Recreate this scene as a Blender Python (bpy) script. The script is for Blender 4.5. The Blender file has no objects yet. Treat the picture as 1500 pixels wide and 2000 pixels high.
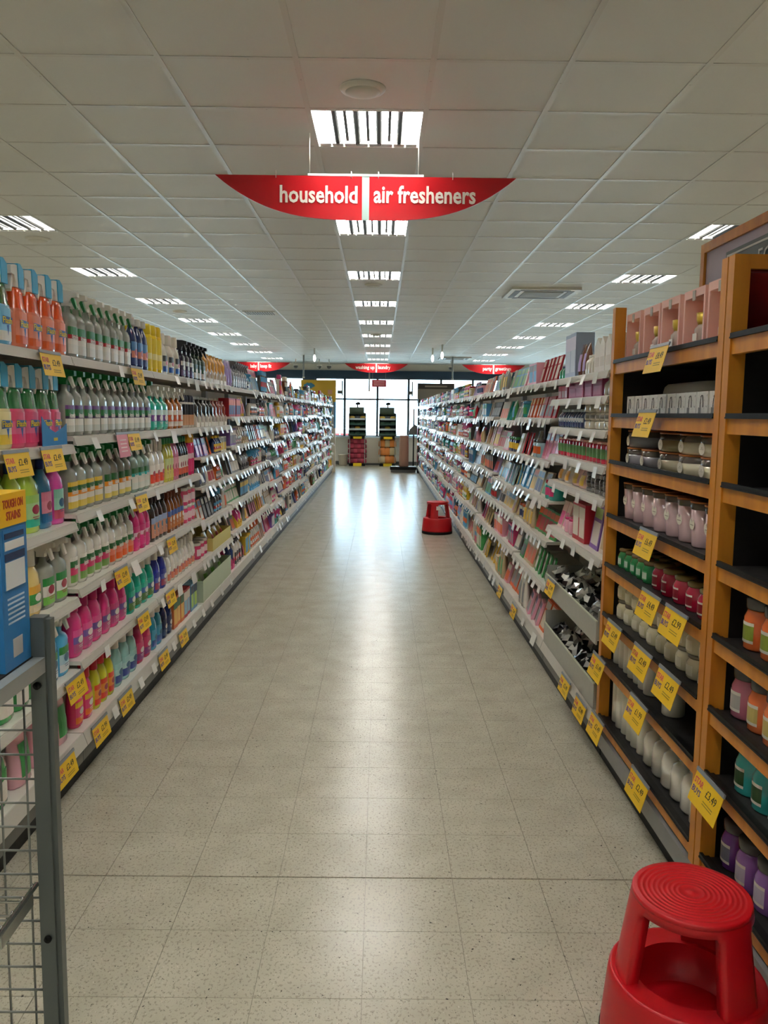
import bpy, bmesh, math, random
from mathutils import Matrix, Vector
random.seed(7)
sc = bpy.context.scene
C = sc.collection

# ------------------------------------------------------------------ camera
H = 1.6
PSI, PIT, ROL = 0.005644, 0.117911, 0.0115
cd = bpy.data.cameras.new('camera'); cam = bpy.data.objects.new('camera', cd); C.objects.link(cam)
cd.sensor_fit = 'VERTICAL'; cd.sensor_height = 36.0; cd.lens = 1620 / 2000 * 36.0
cd.clip_start = 0.05; cd.clip_end = 300
fw = Vector((math.sin(PSI)*math.cos(PIT), math.cos(PSI)*math.cos(PIT), -math.sin(PIT)))
rt = Vector((math.cos(PSI), -math.sin(PSI), 0)); up = rt.cross(fw)
r2 = rt*math.cos(ROL) + up*math.sin(ROL); u2 = -rt*math.sin(ROL) + up*math.cos(ROL)
m = Matrix((r2, u2, -fw)).transposed().to_4x4(); m.translation = (0, 0, H)
cam.matrix_world = m
sc.camera = cam

# ------------------------------------------------------------------ world, exposure
LAMP = 35.0          # emission of the ceiling lamps
SKY = 8.5            # overcast sky
world = bpy.data.worlds.new('sky'); sc.world = world; world.use_nodes = True
bgn = world.node_tree.nodes['Background']
bgn.inputs[0].default_value = (0.70, 0.87, 1.0, 1); bgn.inputs[1].default_value = SKY
sc.view_settings.view_transform = 'Standard'
try: sc.view_settings.look = 'None'
except Exception: pass
sc.view_settings.gamma = 1.0; sc.view_settings.use_curve_mapping = False
sc.view_settings.exposure = 0.32
for k, v in dict(max_bounces=8, diffuse_bounces=6, glossy_bounces=4, transmission_bounces=6, transparent_max_bounces=12, caustics_reflective=False, caustics_refractive=False, use_light_tree=True).items():
    try: setattr(sc.cycles, k, v)
    except Exception: pass

# ------------------------------------------------------------------ materials
def lin(h):
    h = h.lstrip('#')
    c = [int(h[i:i+2], 16)/255 for i in (0, 2, 4)]
    return tuple((x/12.92 if x <= .04045 else ((x+.055)/1.055)**2.4) for x in c) + (1,)
MC = {}
def M(hexc, rough=.38, metal=0, coat=0, trans=0, emit=0, bump=0, name=None, spec=.5, alpha=1):
    key = (hexc, rough, metal, coat, trans, emit, bump, alpha)
    if key in MC: return MC[key]
    mt = bpy.data.materials.new(name or ('paint_'+hexc.lstrip('#')))
    mt.use_nodes = True; nt = mt.node_tree; b = nt.nodes['Principled BSDF']
    b.inputs['Base Color'].default_value = lin(hexc); b.inputs['Roughness'].default_value = rough
    b.inputs['Metallic'].default_value = metal; b.inputs['Coat Weight'].default_value = coat
    b.inputs['Coat Roughness'].default_value = .08
    b.inputs['Transmission Weight'].default_value = trans
    b.inputs['Specular IOR Level'].default_value = spec
    b.inputs['Alpha'].default_value = alpha
    if emit:
        b.inputs['Emission Color'].default_value = lin(hexc); b.inputs['Emission Strength'].default_value = emit
    # fine procedural wear so that no surface is a dead flat colour
    no = nt.nodes.new('ShaderNodeTexNoise'); no.inputs['Scale'].default_value = 35; no.inputs['Detail'].default_value = 3
    tc = nt.nodes.new('ShaderNodeTexCoord'); nt.links.new(tc.outputs['Object'], no.inputs['Vector'])
    mr = nt.nodes.new('ShaderNodeMapRange'); mr.inputs[3].default_value = max(.02, rough-.06); mr.inputs[4].default_value = min(1, rough+.06)
    nt.links.new(no.outputs[0], mr.inputs[0]); nt.links.new(mr.outputs[0], b.inputs['Roughness'])
    if bump:
        bp = nt.nodes.new('ShaderNodeBump'); bp.inputs['Strength'].default_value = bump; bp.inputs['Distance'].default_value = .004
        nt.links.new(no.outputs[0], bp.inputs['Height']); nt.links.new(bp.outputs[0], b.inputs['Normal'])
    MC[key] = mt
    return mt

def noise_mix(name, c1, c2, scale, rough, detail=4, lo=.4, hi=.6, stretch=(1,1,1), bump=0, coat=0):
    mt = bpy.data.materials.new(name); mt.use_nodes = True; nt = mt.node_tree; b = nt.nodes['Principled BSDF']
    g = nt.nodes.new('ShaderNodeTexCoord'); mp = nt.nodes.new('ShaderNodeMapping'); mp.inputs['Scale'].default_value = stretch
    n = nt.nodes.new('ShaderNodeTexNoise'); n.inputs['Scale'].default_value = scale; n.inputs['Detail'].default_value = detail
    r = nt.nodes.new('ShaderNodeValToRGB'); r.color_ramp.elements[0].position = lo; r.color_ramp.elements[1].position = hi
    r.color_ramp.elements[0].color = lin(c1); r.color_ramp.elements[1].color = lin(c2)
    nt.links.new(g.outputs['Object'], mp.inputs[0]); nt.links.new(mp.outputs[0], n.inputs['Vector'])
    nt.links.new(n.outputs[0], r.inputs[0]); nt.links.new(r.outputs[0], b.inputs['Base Color'])
    b.inputs['Roughness'].default_value = rough; b.inputs['Coat Weight'].default_value = coat
    if bump:
        bp = nt.nodes.new('ShaderNodeBump'); bp.inputs['Strength'].default_value = bump; bp.inputs['Distance'].default_value = .003
        nt.links.new(n.outputs[0], bp.inputs['Height']); nt.links.new(bp.outputs[0], b.inputs['Normal'])
    return mt

def floor_material():
    mt = bpy.data.materials.new('speckled_vinyl'); mt.use_nodes = True; nt = mt.node_tree; b = nt.nodes['Principled BSDF']
    g = nt.nodes.new('ShaderNodeNewGeometry')
    def fleck(scale, t0, t1, seed):
        mp = nt.nodes.new('ShaderNodeMapping'); mp.inputs['Location'].default_value = (seed, seed*2, 0)
        mp.inputs['Scale'].default_value = (1, .75, 1)
        nt.links.new(g.outputs['Position'], mp.inputs[0])
        n = nt.nodes.new('ShaderNodeTexNoise'); n.inputs['Scale'].default_value = scale; n.inputs['Detail'].default_value = 2
        nt.links.new(mp.outputs[0], n.inputs['Vector'])
        r = nt.nodes.new('ShaderNodeMapRange'); r.inputs[1].default_value = t0; r.inputs[2].default_value = t1
        nt.links.new(n.outputs[0], r.inputs[0]); return r.outputs[0]
    base = nt.nodes.new('ShaderNodeTexNoise'); base.inputs['Scale'].default_value = 6; base.inputs['Detail'].default_value = 6
    nt.links.new(g.outputs['Position'], base.inputs['Vector'])
    r = nt.nodes.new('ShaderNodeValToRGB'); r.color_ramp.elements[0].position = .3; r.color_ramp.elements[1].position = .7
    r.color_ramp.elements[0].color = lin('#b0ab99'); r.color_ramp.elements[1].color = lin('#beb9a7')
    nt.links.new(base.outputs[0], r.inputs[0]); col = r.outputs[0]
    for scale, t0, t1, seed, dark, amt in ((120, .57, .62, 3.1, '#8b8676', .6), (170, .66, .70, 9.7, '#55524a', .75), (95, .68, .71, 17.3, '#d8d3c2', .5), (85, .70, .72, 29.1, '#34332f', .9)):
        f = fleck(scale, t0, t1, seed)
        mu = nt.nodes.new('ShaderNodeMath'); mu.operation = 'MULTIPLY'; mu.inputs[1].default_value = amt; nt.links.new(f, mu.inputs[0])
        mx = nt.nodes.new('ShaderNodeMix'); mx.data_type = 'RGBA'; mx.inputs[7].default_value = lin(dark)
        nt.links.new(mu.outputs[0], mx.inputs[0]); nt.links.new(col, mx.inputs[6]); col = mx.outputs[2]
    nt.links.new(col, b.inputs['Base Color'])
    rr = nt.nodes.new('ShaderNodeMapRange'); rr.inputs[3].default_value = .19; rr.inputs[4].default_value = .27
    nt.links.new(base.outputs[0], rr.inputs[0]); nt.links.new(rr.outputs[0], b.inputs['Roughness'])
    b.inputs['Specular IOR Level'].default_value = .35
    return mt

def glass_material(name, tint, gloss=.08):
    mt = bpy.data.materials.new(name); mt.use_nodes = True; nt = mt.node_tree
    for n in list(nt.nodes):
        if n.type == 'BSDF_PRINCIPLED': nt.nodes.remove(n)
    out = [n for n in nt.nodes if n.type == 'OUTPUT_MATERIAL'][0]
    t = nt.nodes.new('ShaderNodeBsdfTransparent'); t.inputs[0].default_value = lin(tint)
    g = nt.nodes.new('ShaderNodeBsdfGlossy'); g.inputs['Roughness'].default_value = .04
    f = nt.nodes.new('ShaderNodeFresnel'); f.inputs[0].default_value = 1.45
    mx = nt.nodes.new('ShaderNodeMixShader')
    nt.links.new(f.outputs[0], mx.inputs[0]); nt.links.new(t.outputs[0], mx.inputs[1]); nt.links.new(g.outputs[0], mx.inputs[2])
    nt.links.new(mx.outputs[0], out.inputs[0])
    return mt

WHITE = M('#e4e2dc', .35, name='white_enamel')
SHELFW = M('#d8d5cb', .4, name='shelf_enamel')
GREYM = M('#9a9c9a', .35, .4, name='grey_steel')
DGREY = M('#5c5d5a', .5, name='dark_grey')
BLACK = M('#121211', .45, spec=.2, name='black_plastic')
DARKP = M('#1f1e1d', .6, name='dark_panel')
STEEL = M('#a8aca8', .3, .85, name='galvanised_steel')
WOOD = noise_mix('orange_oak', '#b8701a', '#d58f2c', 14, .42, 5, .3, .7, (1, 1, .12), .1)
TILE = M('#d8d8d3', .5, bump=.03, name='ceiling_tile')
TBAR = M('#cfcdc6', .3, name='ceiling_bar')
FLOORM = floor_material()
JOINT = M('#8d8878', .6, name='joint')
YEL = M('#f0c419', .45, name='tag_yellow')
RED = M('#c00e1c', .32, name='sign_red')
STOOLR = M('#c20d1b', .42, bump=.05, name='stool_red')
PAPER = M('#e9e7e0', .5, name='paper')
CLEAR = glass_material('clear_holder', '#dfe5e6')
GLASS = glass_material('window_glass', '#f2fbff')

# ------------------------------------------------------------------ mesh helpers
class MB:
    def __init__(self): self.v = []; self.f = []; self.mi = []; self.sm = []
    def add(self, vs, fs, mi=0, smooth=False):
        o = len(self.v); self.v += [tuple(p) for p in vs]
        for i, f in enumerate(fs):
            self.f.append(tuple(o+k for k in f)); self.mi.append(mi[i] if isinstance(mi, (list, tuple)) else mi); self.sm.append(smooth)
    def box(self, x0, x1, y0, y1, z0, z1, mi=0):
        v = [(x0,y0,z0),(x1,y0,z0),(x1,y1,z0),(x0,y1,z0),(x0,y0,z1),(x1,y0,z1),(x1,y1,z1),(x0,y1,z1)]
        self.add(v, [(0,3,2,1),(4,5,6,7),(0,1,5,4),(1,2,6,5),(2,3,7,6),(3,0,4,7)], mi)
        return self
    def prism(self, poly, w0, w1, axis='y', mi=0):
        """poly in (a,b); axis y: a=x,b=z ; axis x: a=y,b=z ; axis z: a=x,b=y"""
        n = len(poly)
        def P(a, b, w): return (a, w, b) if axis == 'y' else ((w, a, b) if axis == 'x' else (a, b, w))
        v = [P(a, b, w0) for a, b in poly] + [P(a, b, w1) for a, b in poly]
        f = [tuple(range(n)), tuple(range(2*n-1, n-1, -1))] + [(i, i+n, (i+1) % n+n, (i+1) % n) for i in range(n)]
        self.add(v, f, mi); return self
    def tube(self, pts, r, n=6, mi=0, close=True):
        rings = []
        for i, p in enumerate(pts):
            p = Vector(p)
            t = (Vector(pts[min(i+1, len(pts)-1)]) - Vector(pts[max(i-1, 0)])).normalized()
            a = Vector((0, 0, 1)) if abs(t.z) < .9 else Vector((1, 0, 0))
            s = t.cross(a).normalized(); q = t.cross(s)
            rings.append([tuple(p + s*math.cos(2*math.pi*k/n)*r + q*math.sin(2*math.pi*k/n)*r) for k in range(n)])
        v = [x for rg in rings for x in rg]; f = []
        for i in range(len(rings)-1):
            for k in range(n): f.append((i*n+k, i*n+(k+1) % n, (i+1)*n+(k+1) % n, (i+1)*n+k))
        if close: f += [tuple(range(n-1, -1, -1)), tuple(range((len(rings)-1)*n, len(rings)*n))]
        self.add(v, f, mi, True); return self
    def lathe(self, prof, w, d, n=12, e=2.0, mats=None, cx=0, cy=0, z0=0, capb=True, capt=True):
        """prof [(z, rfrac, material index of the ring above)]; w = size along y, d = size along x"""
        v = []; f = []; mi = []
        for p in prof:
            for k in range(n):
                x, y = sup(2*math.pi*(k+.5)/n, e)
                v.append((cx + x*p[1]*d/2, cy + y*p[1]*w/2, z0+p[0]))
        for i in range(len(prof)-1):
            for k in range(n):
                f.append((i*n+k, i*n+(k+1) % n, (i+1)*n+(k+1) % n, (i+1)*n+k)); mi.append(prof[i][2] if len(prof[i]) > 2 else 0)
        if capb: f.append(tuple(range(n-1, -1, -1))); mi.append(prof[0][2] if len(prof[0]) > 2 else 0)
        if capt: f.append(tuple(range((len(prof)-1)*n, len(prof)*n))); mi.append(prof[-2][2] if len(prof[-2]) > 2 else 0)
        o = len(self.v); self.v += v
        for q, fc in enumerate(f): self.f.append(tuple(o+k for k in fc)); self.mi.append(mi[q]); self.sm.append(q < n*(len(prof)-1))
        return self
    def mesh(self, name, mats):
        me = bpy.data.meshes.new(name); me.from_pydata(self.v, [], self.f)
        for x in (mats if isinstance(mats, (list, tuple)) else [mats]): me.materials.append(x)
        nm = len(me.materials)
        me.polygons.foreach_set('material_index', [min(i, nm-1) for i in self.mi])
        me.polygons.foreach_set('use_smooth', self.sm)
        me.update(); return me
    def build(self, name, mats, parent=None, loc=(0,0,0), rz=0):
        return obj(name, self.mesh(name, mats), parent, loc, rz)
def sup(t, e):
    c, s = math.cos(t), math.sin(t)
    k = (abs(c)**e + abs(s)**e) ** (-1/e)
    return c*k, s*k
def obj(name, me, parent=None, loc=(0,0,0), rz=0):
    o = bpy.data.objects.new(name, me); C.objects.link(o)
    o.location = loc; o.rotation_euler = (0, 0, rz)
    if parent: o.parent = parent
    return o
def tag(o, label=None, cat=None, group=None, kind=None):
    if label: o['label'] = label
    if cat: o['category'] = cat
    if group: o['group'] = group
    if kind: o['kind'] = kind
    return o
def empty(name, loc=(0,0,0), rz=0): return obj(name, None, None, loc, rz)
def copy_tree(o, parent=None):
    c = o.copy(); C.objects.link(c); c.parent = parent
    for ch in o.children: copy_tree(ch, c)
    return c
BOX = {}
def boxmesh(name, sx, sy, sz, mat):
    k = (name, round(sx,4), round(sy,4), round(sz,4), mat.name)
    if k not in BOX: BOX[k] = MB().box(-sx/2, sx/2, -sy/2, sy/2, 0, sz).mesh(name, mat)
    return BOX[k]
TXT = {}
def text_mesh(s, size, mat, offset=0.0, extrude=.0006, wide=None):
    """lettering in the local YZ plane facing +X, centred"""
    k = (s, size, mat.name, offset, extrude, wide)
    if k in TXT: return TXT[k]
    cu = bpy.data.curves.new('lettering', 'FONT'); cu.body = s; cu.size = size; cu.align_x = 'CENTER'; cu.align_y = 'CENTER'
    cu.resolution_u = 2; cu.extrude = extrude; cu.offset = offset
    t = bpy.data.objects.new('t', cu); C.objects.link(t)
    bpy.context.view_layer.update()
    me = bpy.data.meshes.new_from_object(t.evaluated_get(bpy.context.evaluated_depsgraph_get()))
    bpy.data.objects.remove(t); bpy.data.curves.remove(cu)
    if wide:
        xs = [v.co.x for v in me.vertices]; sc_ = wide/(max(xs)-min(xs)); me.transform(Matrix.Diagonal((sc_, 1, 1, 1)))
    me.transform(Matrix(((0,0,1,0),(1,0,0,0),(0,1,0,0),(0,0,0,1))))
    me.materials.clear(); me.materials.append(mat); me.name = 'lettering'
    TXT[k] = me; return me
ORD = ['zeroth','first','second','third','fourth','fifth','sixth','seventh','eighth','ninth','tenth','eleventh','twelfth','thirteenth','fourteenth','fifteenth','sixteenth','seventeenth','eighteenth','nineteenth','twentieth']

# ------------------------------------------------------------------ room shell
CZ = 3.13; RX0, RX1, RY0, RY1 = -9.0, 9.0, -4.0, 26.3
GX, GY, GM = -0.385, 4.415, 0.6          # ceiling grid
def struct(name, mb, mats): return tag(mb.build(name, mats), kind='structure')

fl = struct('floor', MB().box(RX0, RX1, RY0, RY1, -.12, -.004), JOINT)
cells = []
for i in range(-35, 35):
    for j in range(-25, 90):
        x0 = -.034 + .3*i; y0 = 2.71 + .3*j
        if x0 < RX0 or x0+.3 > RX1 or y0 < RY0 or y0+.3 > RY1: continue
        cells.append((x0, y0, j))
vis = [c for c in cells if -1.4 < c[0] < 1.1 and c[1] > 1.6]
vis.sort(key=lambda c: c[1]); near = vis[:300]; nset = set(near)
def tile_box(mb, x0, y0, j, ox=0, oy=0):
    g0 = .0035 if j == 0 else .0009; g1 = .0035 if j == -1 else .0009
    mb.box(x0+.0009-ox, x0+.2991-ox, y0+g0-oy, y0+.3-g1-oy, -.004, 0)
tm = {}
for x0, y0, j in near:
    k = j if j in (0, -1) else 1
    if k not in tm: mb = MB(); tile_box(mb, 0, 0, k); tm[k] = mb.mesh('floor_tile', FLOORM)
    obj('floor_tile', tm[k], fl, (x0, y0, 0))
mb = MB()
for c in cells:
    if c not in nset: tile_box(mb, *c)
tag(mb.build('floor_tile_field', FLOORM, fl), kind='stuff')

LIGHTX = [GX+.3+3.0*k for k in range(-2, 3)]
LIGHTY = [GY+.3+2.4*k for k in range(-3, 9)]
ce = struct('ceiling', MB().box(RX0, RX1, RY0, RY1, CZ+.22, CZ+.3), M('#8a8880', .8))
CASS = [(1.715, 10.115, 1.2, .9), (2.015, 22.415, .9, .9)]   # replaced below by surface units
tiles = []
for i in range(-15, 17):
    for j in range(-15, 38):
        x0 = GX+GM*i; y0 = GY+GM*j
        if x0+GM < RX0 or x0 > RX1 or y0+GM < RY0 or y0 > RY1: continue
        if any(abs(x0+.3-a) < .1 for a in LIGHTX) and any(abs(y0+.3-b) < .1 for b in LIGHTY): continue
        tiles.append((x0, y0))
vis = [t for t in tiles if t[1] > 2.9 and abs(t[0]) < 0.55*(t[1]+.6)]
vis.sort(key=lambda t: t[1]); nset = set(vis[:300])
tmesh = MB().box(.012, .588, .012, .588, CZ, CZ+.02).mesh('ceiling_tile', TILE)
for t in vis[:300]: obj('ceiling_tile', tmesh, ce, (t[0], t[1], 0))
mb = MB()
for t in tiles:
    if t not in nset: mb.box(max(RX0, t[0]+.012), min(RX1, t[0]+.588), max(RY0, t[1]+.012), min(RY1, t[1]+.588), CZ, CZ+.02)
tag(mb.build('ceiling_tile_field', TILE, ce), kind='stuff')
bl = MB().box(-.013, .013, RY0, RY1, CZ-.004, CZ+.012).mesh('ceiling_bar', TBAR)
for i in range(-14, 17):
    x = GX+GM*i
    if RX0 < x < RX1: obj('ceiling_bar', bl, ce, (x, 0, 0))
bc = MB().box(RX0, RX1, -.013, .013, CZ-.003, CZ+.011).mesh('ceiling_bar', TBAR)
for j in range(-14, 38):
    y = GY+GM*j
    if RY0 < y < RY1: obj('ceiling_bar', bc, ce, (0, y, 0))
WALLM = M('#e2dfd6', .7, name='wall_paint')
struct('wall_left', MB().box(RX0-.1, RX0, RY0, RY1, 0, CZ+.3), WALLM)
struct('wall_right', MB().box(RX1, RX1+.1, RY0, RY1, 0, CZ+.3), WALLM)
struct('wall_back', MB().box(RX0-.1, RX1+.1, RY0-.1, RY0, 0, CZ+.3), WALLM)
NAVY = M('#22405a', .5, name='fascia_navy')
struct('wall_front', MB().box(RX0-.1, RX1+.1, RY1, RY1+.2, -.12, .86).box(RX0-.1, RX1+.1, RY1, RY1+.2, 2.72, CZ+.3), WALLM)
struct('trim_1', MB().box(RX0, RX1, RY1-.06, RY1, 2.70, 2.93), NAVY)                      # navy fascia over the windows
struct('trim_2', MB().box(RX0, RX1, RY1-.14, RY1+.0, .845, .885), M('#c9d6dc', .25))       # window sill
struct('baseboard_front', MB().box(RX0, RX1, RY1-.02, RY1, 0, .1), DGREY)
edges = [-9.0, -7.6, -6.2, -4.8, -3.6, -2.42, -2.05, -1.13, -.10, .88, 1.9, 2.9, 4.1, 5.3, 6.5, 7.7, 9.0]
FR = M('#3c4a52', .4, name='window_frame_paint')
wi = 0
for a, b in zip(edges[:-1], edges[1:]):
    if (a, b) == (-2.42, -2.05):
        struct('trim_3', MB().box(a, b, RY1-.1, RY1+.2, .86, 2.72), NAVY); continue
    wi += 1
    w = tag(empty('window_%d' % wi, ((a+b)/2, RY1+.1, .86)), kind='structure')
    hw = (b-a)/2; mb = MB()
    mb.box(-hw, -hw+.035, -.04, .04, 0, 1.86).box(hw-.035, hw, -.04, .04, 0, 1.86)
    mb.box(-hw, hw, -.04, .04, 0, .05).box(-hw, hw, -.04, .04, 1.81, 1.86).box(-hw, hw, -.04, .04, 1.16, 1.21)
    mb.build('window_frame', FR, w)
    MB().box(-hw+.035, hw-.035, -.004, .004, .05, 1.16).build('window_pane', GLASS, w)
    MB().box(-hw+.035, hw-.035, -.004, .004, 1.21, 1.81).build('window_pane', GLASS, w)
    pl = bpy.data.lights.new('portal', 'AREA'); pl.shape = 'RECTANGLE'; pl.size = 2*hw; pl.size_y = 1.86
    po = bpy.data.objects.new('window_portal', pl); C.objects.link(po); po.location = ((a+b)/2, RY1+.19, 1.79); po.rotation_euler = (-math.pi/2, 0, 0)
    try: pl.cycles.is_portal = True
    except Exception: pass

# outside the windows
tag(MB().box(-40, 40, RY1+.2, 90, -.35, -.15).build('street', M('#b9b7b0', .8)), kind='structure')
def railing(x0, x1, y):
    t = tag(empty('street_railing', ((x0+x1)/2, y, -.15)), 'pale steel street railing seen through the far window', 'railing')
    L = x1-x0
    for z in (.35, .7, 1.05): MB().tube([(-L/2, 0, z), (L/2, 0, z)], .025).build('rail', STEEL, t)
    pm = MB().tube([(0, 0, 0), (0, 0, 1.08)], .03).mesh('rail_post', STEEL)
    for k in range(int(L/1.5)+1): obj('rail_post', pm, t, (-L/2+1.5*k, 0, 0))
railing(-9, 9, 31.0)
def car(x, y, col, lab):
    t = tag(empty('parked_car', (x, y, -.15)), lab, 'car')
    cm = M(col, .25, coat=.5)
    MB().prism([(-2.1,.3),(2.1,.3),(2.15,.7),(1.9,.9),(-1.2,.95),(-2.1,.85)], -.8, .8, 'y').build('body', cm, t)
    MB().prism([(-1.7,.93),(1.1,.9),(.5,1.4),(-1.2,1.42)], -.68, .68, 'y').build('cabin', M('#27323a', .15), t)
    for sx in (-1.3, 1.3):
        for sy in (-.72, .72):
            mb = MB(); mb.prism([(sx+.32*math.cos(a*math.pi/8), .32+.32*math.sin(a*math.pi/8)) for a in range(16)], sy-.1, sy+.1, 'y'); mb.build('wheel', BLACK, t)
car(-3.0, 36, '#8d2b2a', 'dull red car parked beyond the railing outside the window')
car(3.2, 37, '#6f7f8c', 'grey blue car parked outside the right window')

# ------------------------------------------------------------------ ceiling fittings
LAMPM = M('#fffcf6', .5, emit=LAMP, name='lamp_tube')
REFL = M('#e6e6e2', .3, name='reflector')
LOUV = M('#30302e', .5, .2, name='louvre')
def make_light():
    t = empty('ceiling_light')
    mb = MB(); a = .285; z1 = .15
    mb.box(-a-.006, -a, -a, a, -.004, z1).box(a, a+.006, -a, a, -.004, z1).box(-a, a, -a-.006, -a, -.004, z1).box(-a, a, a, a+.006, -.004, z1).box(-a, a, -a, a, z1, z1+.006)
    mb.build('housing', REFL, t)
    MB().box(-a+.004, a-.004, -a+.004, .24, .048, .054).build('diffuser', LAMPM, t)
    for y in (.265,):
        mb = MB()
        for k in range(8):
            x = -.28 + .07*k
            mb.prism([(x+.004, 0), (x+.066, 0), (x+.066, .02), (x+.05, .036), (x+.035, .042), (x+.02, .036), (x+.004, .02)], .24, .283, 'y')
        mb.build('end_reflector', REFL, t)
    lm = MB().prism([(-.013, .048), (-.016, .012), (-.009, .0), (.009, 0), (.016, .012), (.013, .048)], -.28, .27, 'y').mesh('louvre', LOUV)
    ls = MB().prism([(-.006, .048), (-.008, .010), (.008, .010), (.006, .048)], -.28, .225, 'y').mesh('thin_louvre', LOUV)
    for x in (-.175, -.06, .06, .175): obj('louvre', lm, t, (x, 0, 0))
    for x in (-.118, 0, .118): obj('thin_louvre', ls, t, (x, 0, 0))
    return t
L0 = None
colname = {0: 'far left', 1: 'left', 2: 'middle', 3: 'right', 4: 'far right'}
for i, x in enumerate(LIGHTX):
    for j, y in enumerate(LIGHTY):
        if L0 is None: L0 = make_light(); o = L0
        else: o = copy_tree(L0)
        o.location = (x, y, CZ)
        n = j-2
        if n >= 1: lab = 'square recessed louvre light, %s in the %s row of ceiling lights' % (ORD[n], colname[i])
        else: lab = 'square recessed louvre light %s the camera, %s row of ceiling lights' % (('well behind', 'just behind', 'just ahead of')[j], colname[i])
        tag(o, lab, 'ceiling light', 'recessed ceiling lights')

def disc(x, y, lab, r=.11):
    t = tag(empty('ceiling_speaker', (x, y, CZ)), lab, 'speaker', 'round ceiling speakers')
    MB().lathe([(-.018, .78), (-.014, .9), (-.004, 1.0), (.0, 1.0)], 2*r, 2*r, 28).build('rim', M('#dedcd2', .4), t)
    MB().lathe([(-.03, .3), (-.028, .55), (-.018, .76), (-.0175, .76)], 2*r, 2*r, 28).build('grille', M('#d3d1c7', .5), t)
for x, y, l in ((-.1, 4.14, 'round cream speaker disc in front of the nearest middle light'), (-3.1, 7.72, 'round ceiling speaker near the left row of lights'),
                (-.1, 10.16, 'round ceiling speaker behind the third middle light'), (-3.1, 13.04, 'round ceiling speaker between left lights further down'), (-.1, 16.4, 'round ceiling speaker far down the middle row')):
    disc(x, y, l)
def cassette(x, y, lab):
    t = tag(empty('air_conditioner', (x, y, CZ)), lab, 'air conditioner')
    s = .42
    MB().prism([(-s, -s), (s, -s), (s, s), (-s, s)], -.03, 0, 'z').build('panel', M('#dcd9d0', .4), t)
    MB().box(-.24, .24, -.24, .24, -.036, -.03).build('intake_grille', M('#8d8a82', .5), t)
    for k in range(9): MB().box(-.24, .24, -.225+.05*k, -.205+.05*k, -.04, -.036).build('grille_slat', M('#b8b5ac', .4), t)
    for a, b, c, d in ((-.3, .3, -.36, -.29), (-.3, .3, .29, .36), (-.36, -.29, -.3, .3), (.29, .36, -.3, .3)):
        MB().box(a, b, c, d, -.034, -.03).build('outlet', M('#5b5852', .5), t)
cassette(1.98, 10.6, 'square ceiling air conditioner on the right nearer the camera')
cassette(2.0, 22.9, 'square ceiling air conditioner on the right near the windows')
t = tag(empty('ceiling_vent', (-1.87, 13.1, CZ)), 'small slatted vent in the ceiling left of the aisle', 'vent')
MB().box(-.25, .25, -.2, .2, -.012, 0).build('frame', M('#cfccc2', .4), t)
for k in range(12): MB().box(-.22+.037*k, -.2+.037*k, -.17, .17, -.016, -.012).build('slat', DGREY, t)

def aisle_sign(x, y, left, right, lab, texts=True):
    """hanging lens-shaped aisle sign, 1.66 m wide"""
    t = tag(empty('aisle_sign', (x, y, 2.665)), lab, 'sign')
    W = .832; D = .235; N = 18
    def low(u): return D*abs(u)**3.0            # lower edge height at u=-1..1
    for s in (-1, 1):
        top = [(s*.02, D), (s*W, D)]
        arc = [(s*W*(1-k/N), low(1-k/N)) for k in range(N+1) if W*(1-k/N) > .02]
        poly = top + arc[1:] + [(s*.02, low(.02/W))]
        if s < 0: poly = poly[::-1]
        MB().prism(poly, -.004, .004, 'y').build('sign_panel', RED, t)
    MB().box(-.02, .02, -.003, .003, 0.003, D+.005).build('divider', M('#a9c3bd', .25), t)
    MB().box(-.32, .32, -.006, .006, D, D+.012).build('hanger_bar', M('#d7efe9', .2), t)
    wm = MB().tube([(0, 0, D+.012), (0, 0, CZ-2.665-.004)], .0022, 5).mesh('wire', M('#e6e3dc', .3))
    for q in (-.31, .29): obj('wire', wm, t, (q, 0, 0))
    hm = MB().tube([(0, -.006, -.02), (0, -.012, .0), (0, .0, .018), (.004, .006, .006)], .0025, 5).mesh('hook', M('#e6e3dc', .3))
    for q in (-.495, -.08, .07, .48): obj('hook', hm, t, (q, -.003, D+.006))
    if texts:
        wt = M('#f3efe6', .4)
        for s, cx, wd in ((left, -.265, .43), (right, .335, .56)):
            wd = {'household': .43, 'air fresheners': .565, 'washing up': .50, 'laundry': .32, 'keep fit': .29, 'baby': .17, 'party': .24, 'greetings': .42}[s]
            cx = -.045-wd/2 if cx < 0 else .045+wd/2
            me = text_mesh(s, .128, wt, .0028, .001, wide=wd)
            o = obj('lettering', me, t, (cx, -.006, D*.56 + (.004 if cx > 0 else .0)), -math.pi/2)
    return t
aisle_sign(-.095, 4.77, 'household', 'air fresheners', 'red hanging sign reading household and air fresheners')
aisle_sign(-.12, 22.0, 'washing up', 'laundry', 'small distant red sign reading washing up and laundry')
aisle_sign(-3.2, 22.0, 'baby', 'keep fit', 'distant red sign reading keep fit behind the left shelves')
aisle_sign(2.95, 22.0, 'party', 'greetings', 'distant red sign above the right shelves, party on its left half')
aisle_sign(3.09, 4.77, '', '', 'red sign tip poking in at the right picture edge', texts=False)

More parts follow.
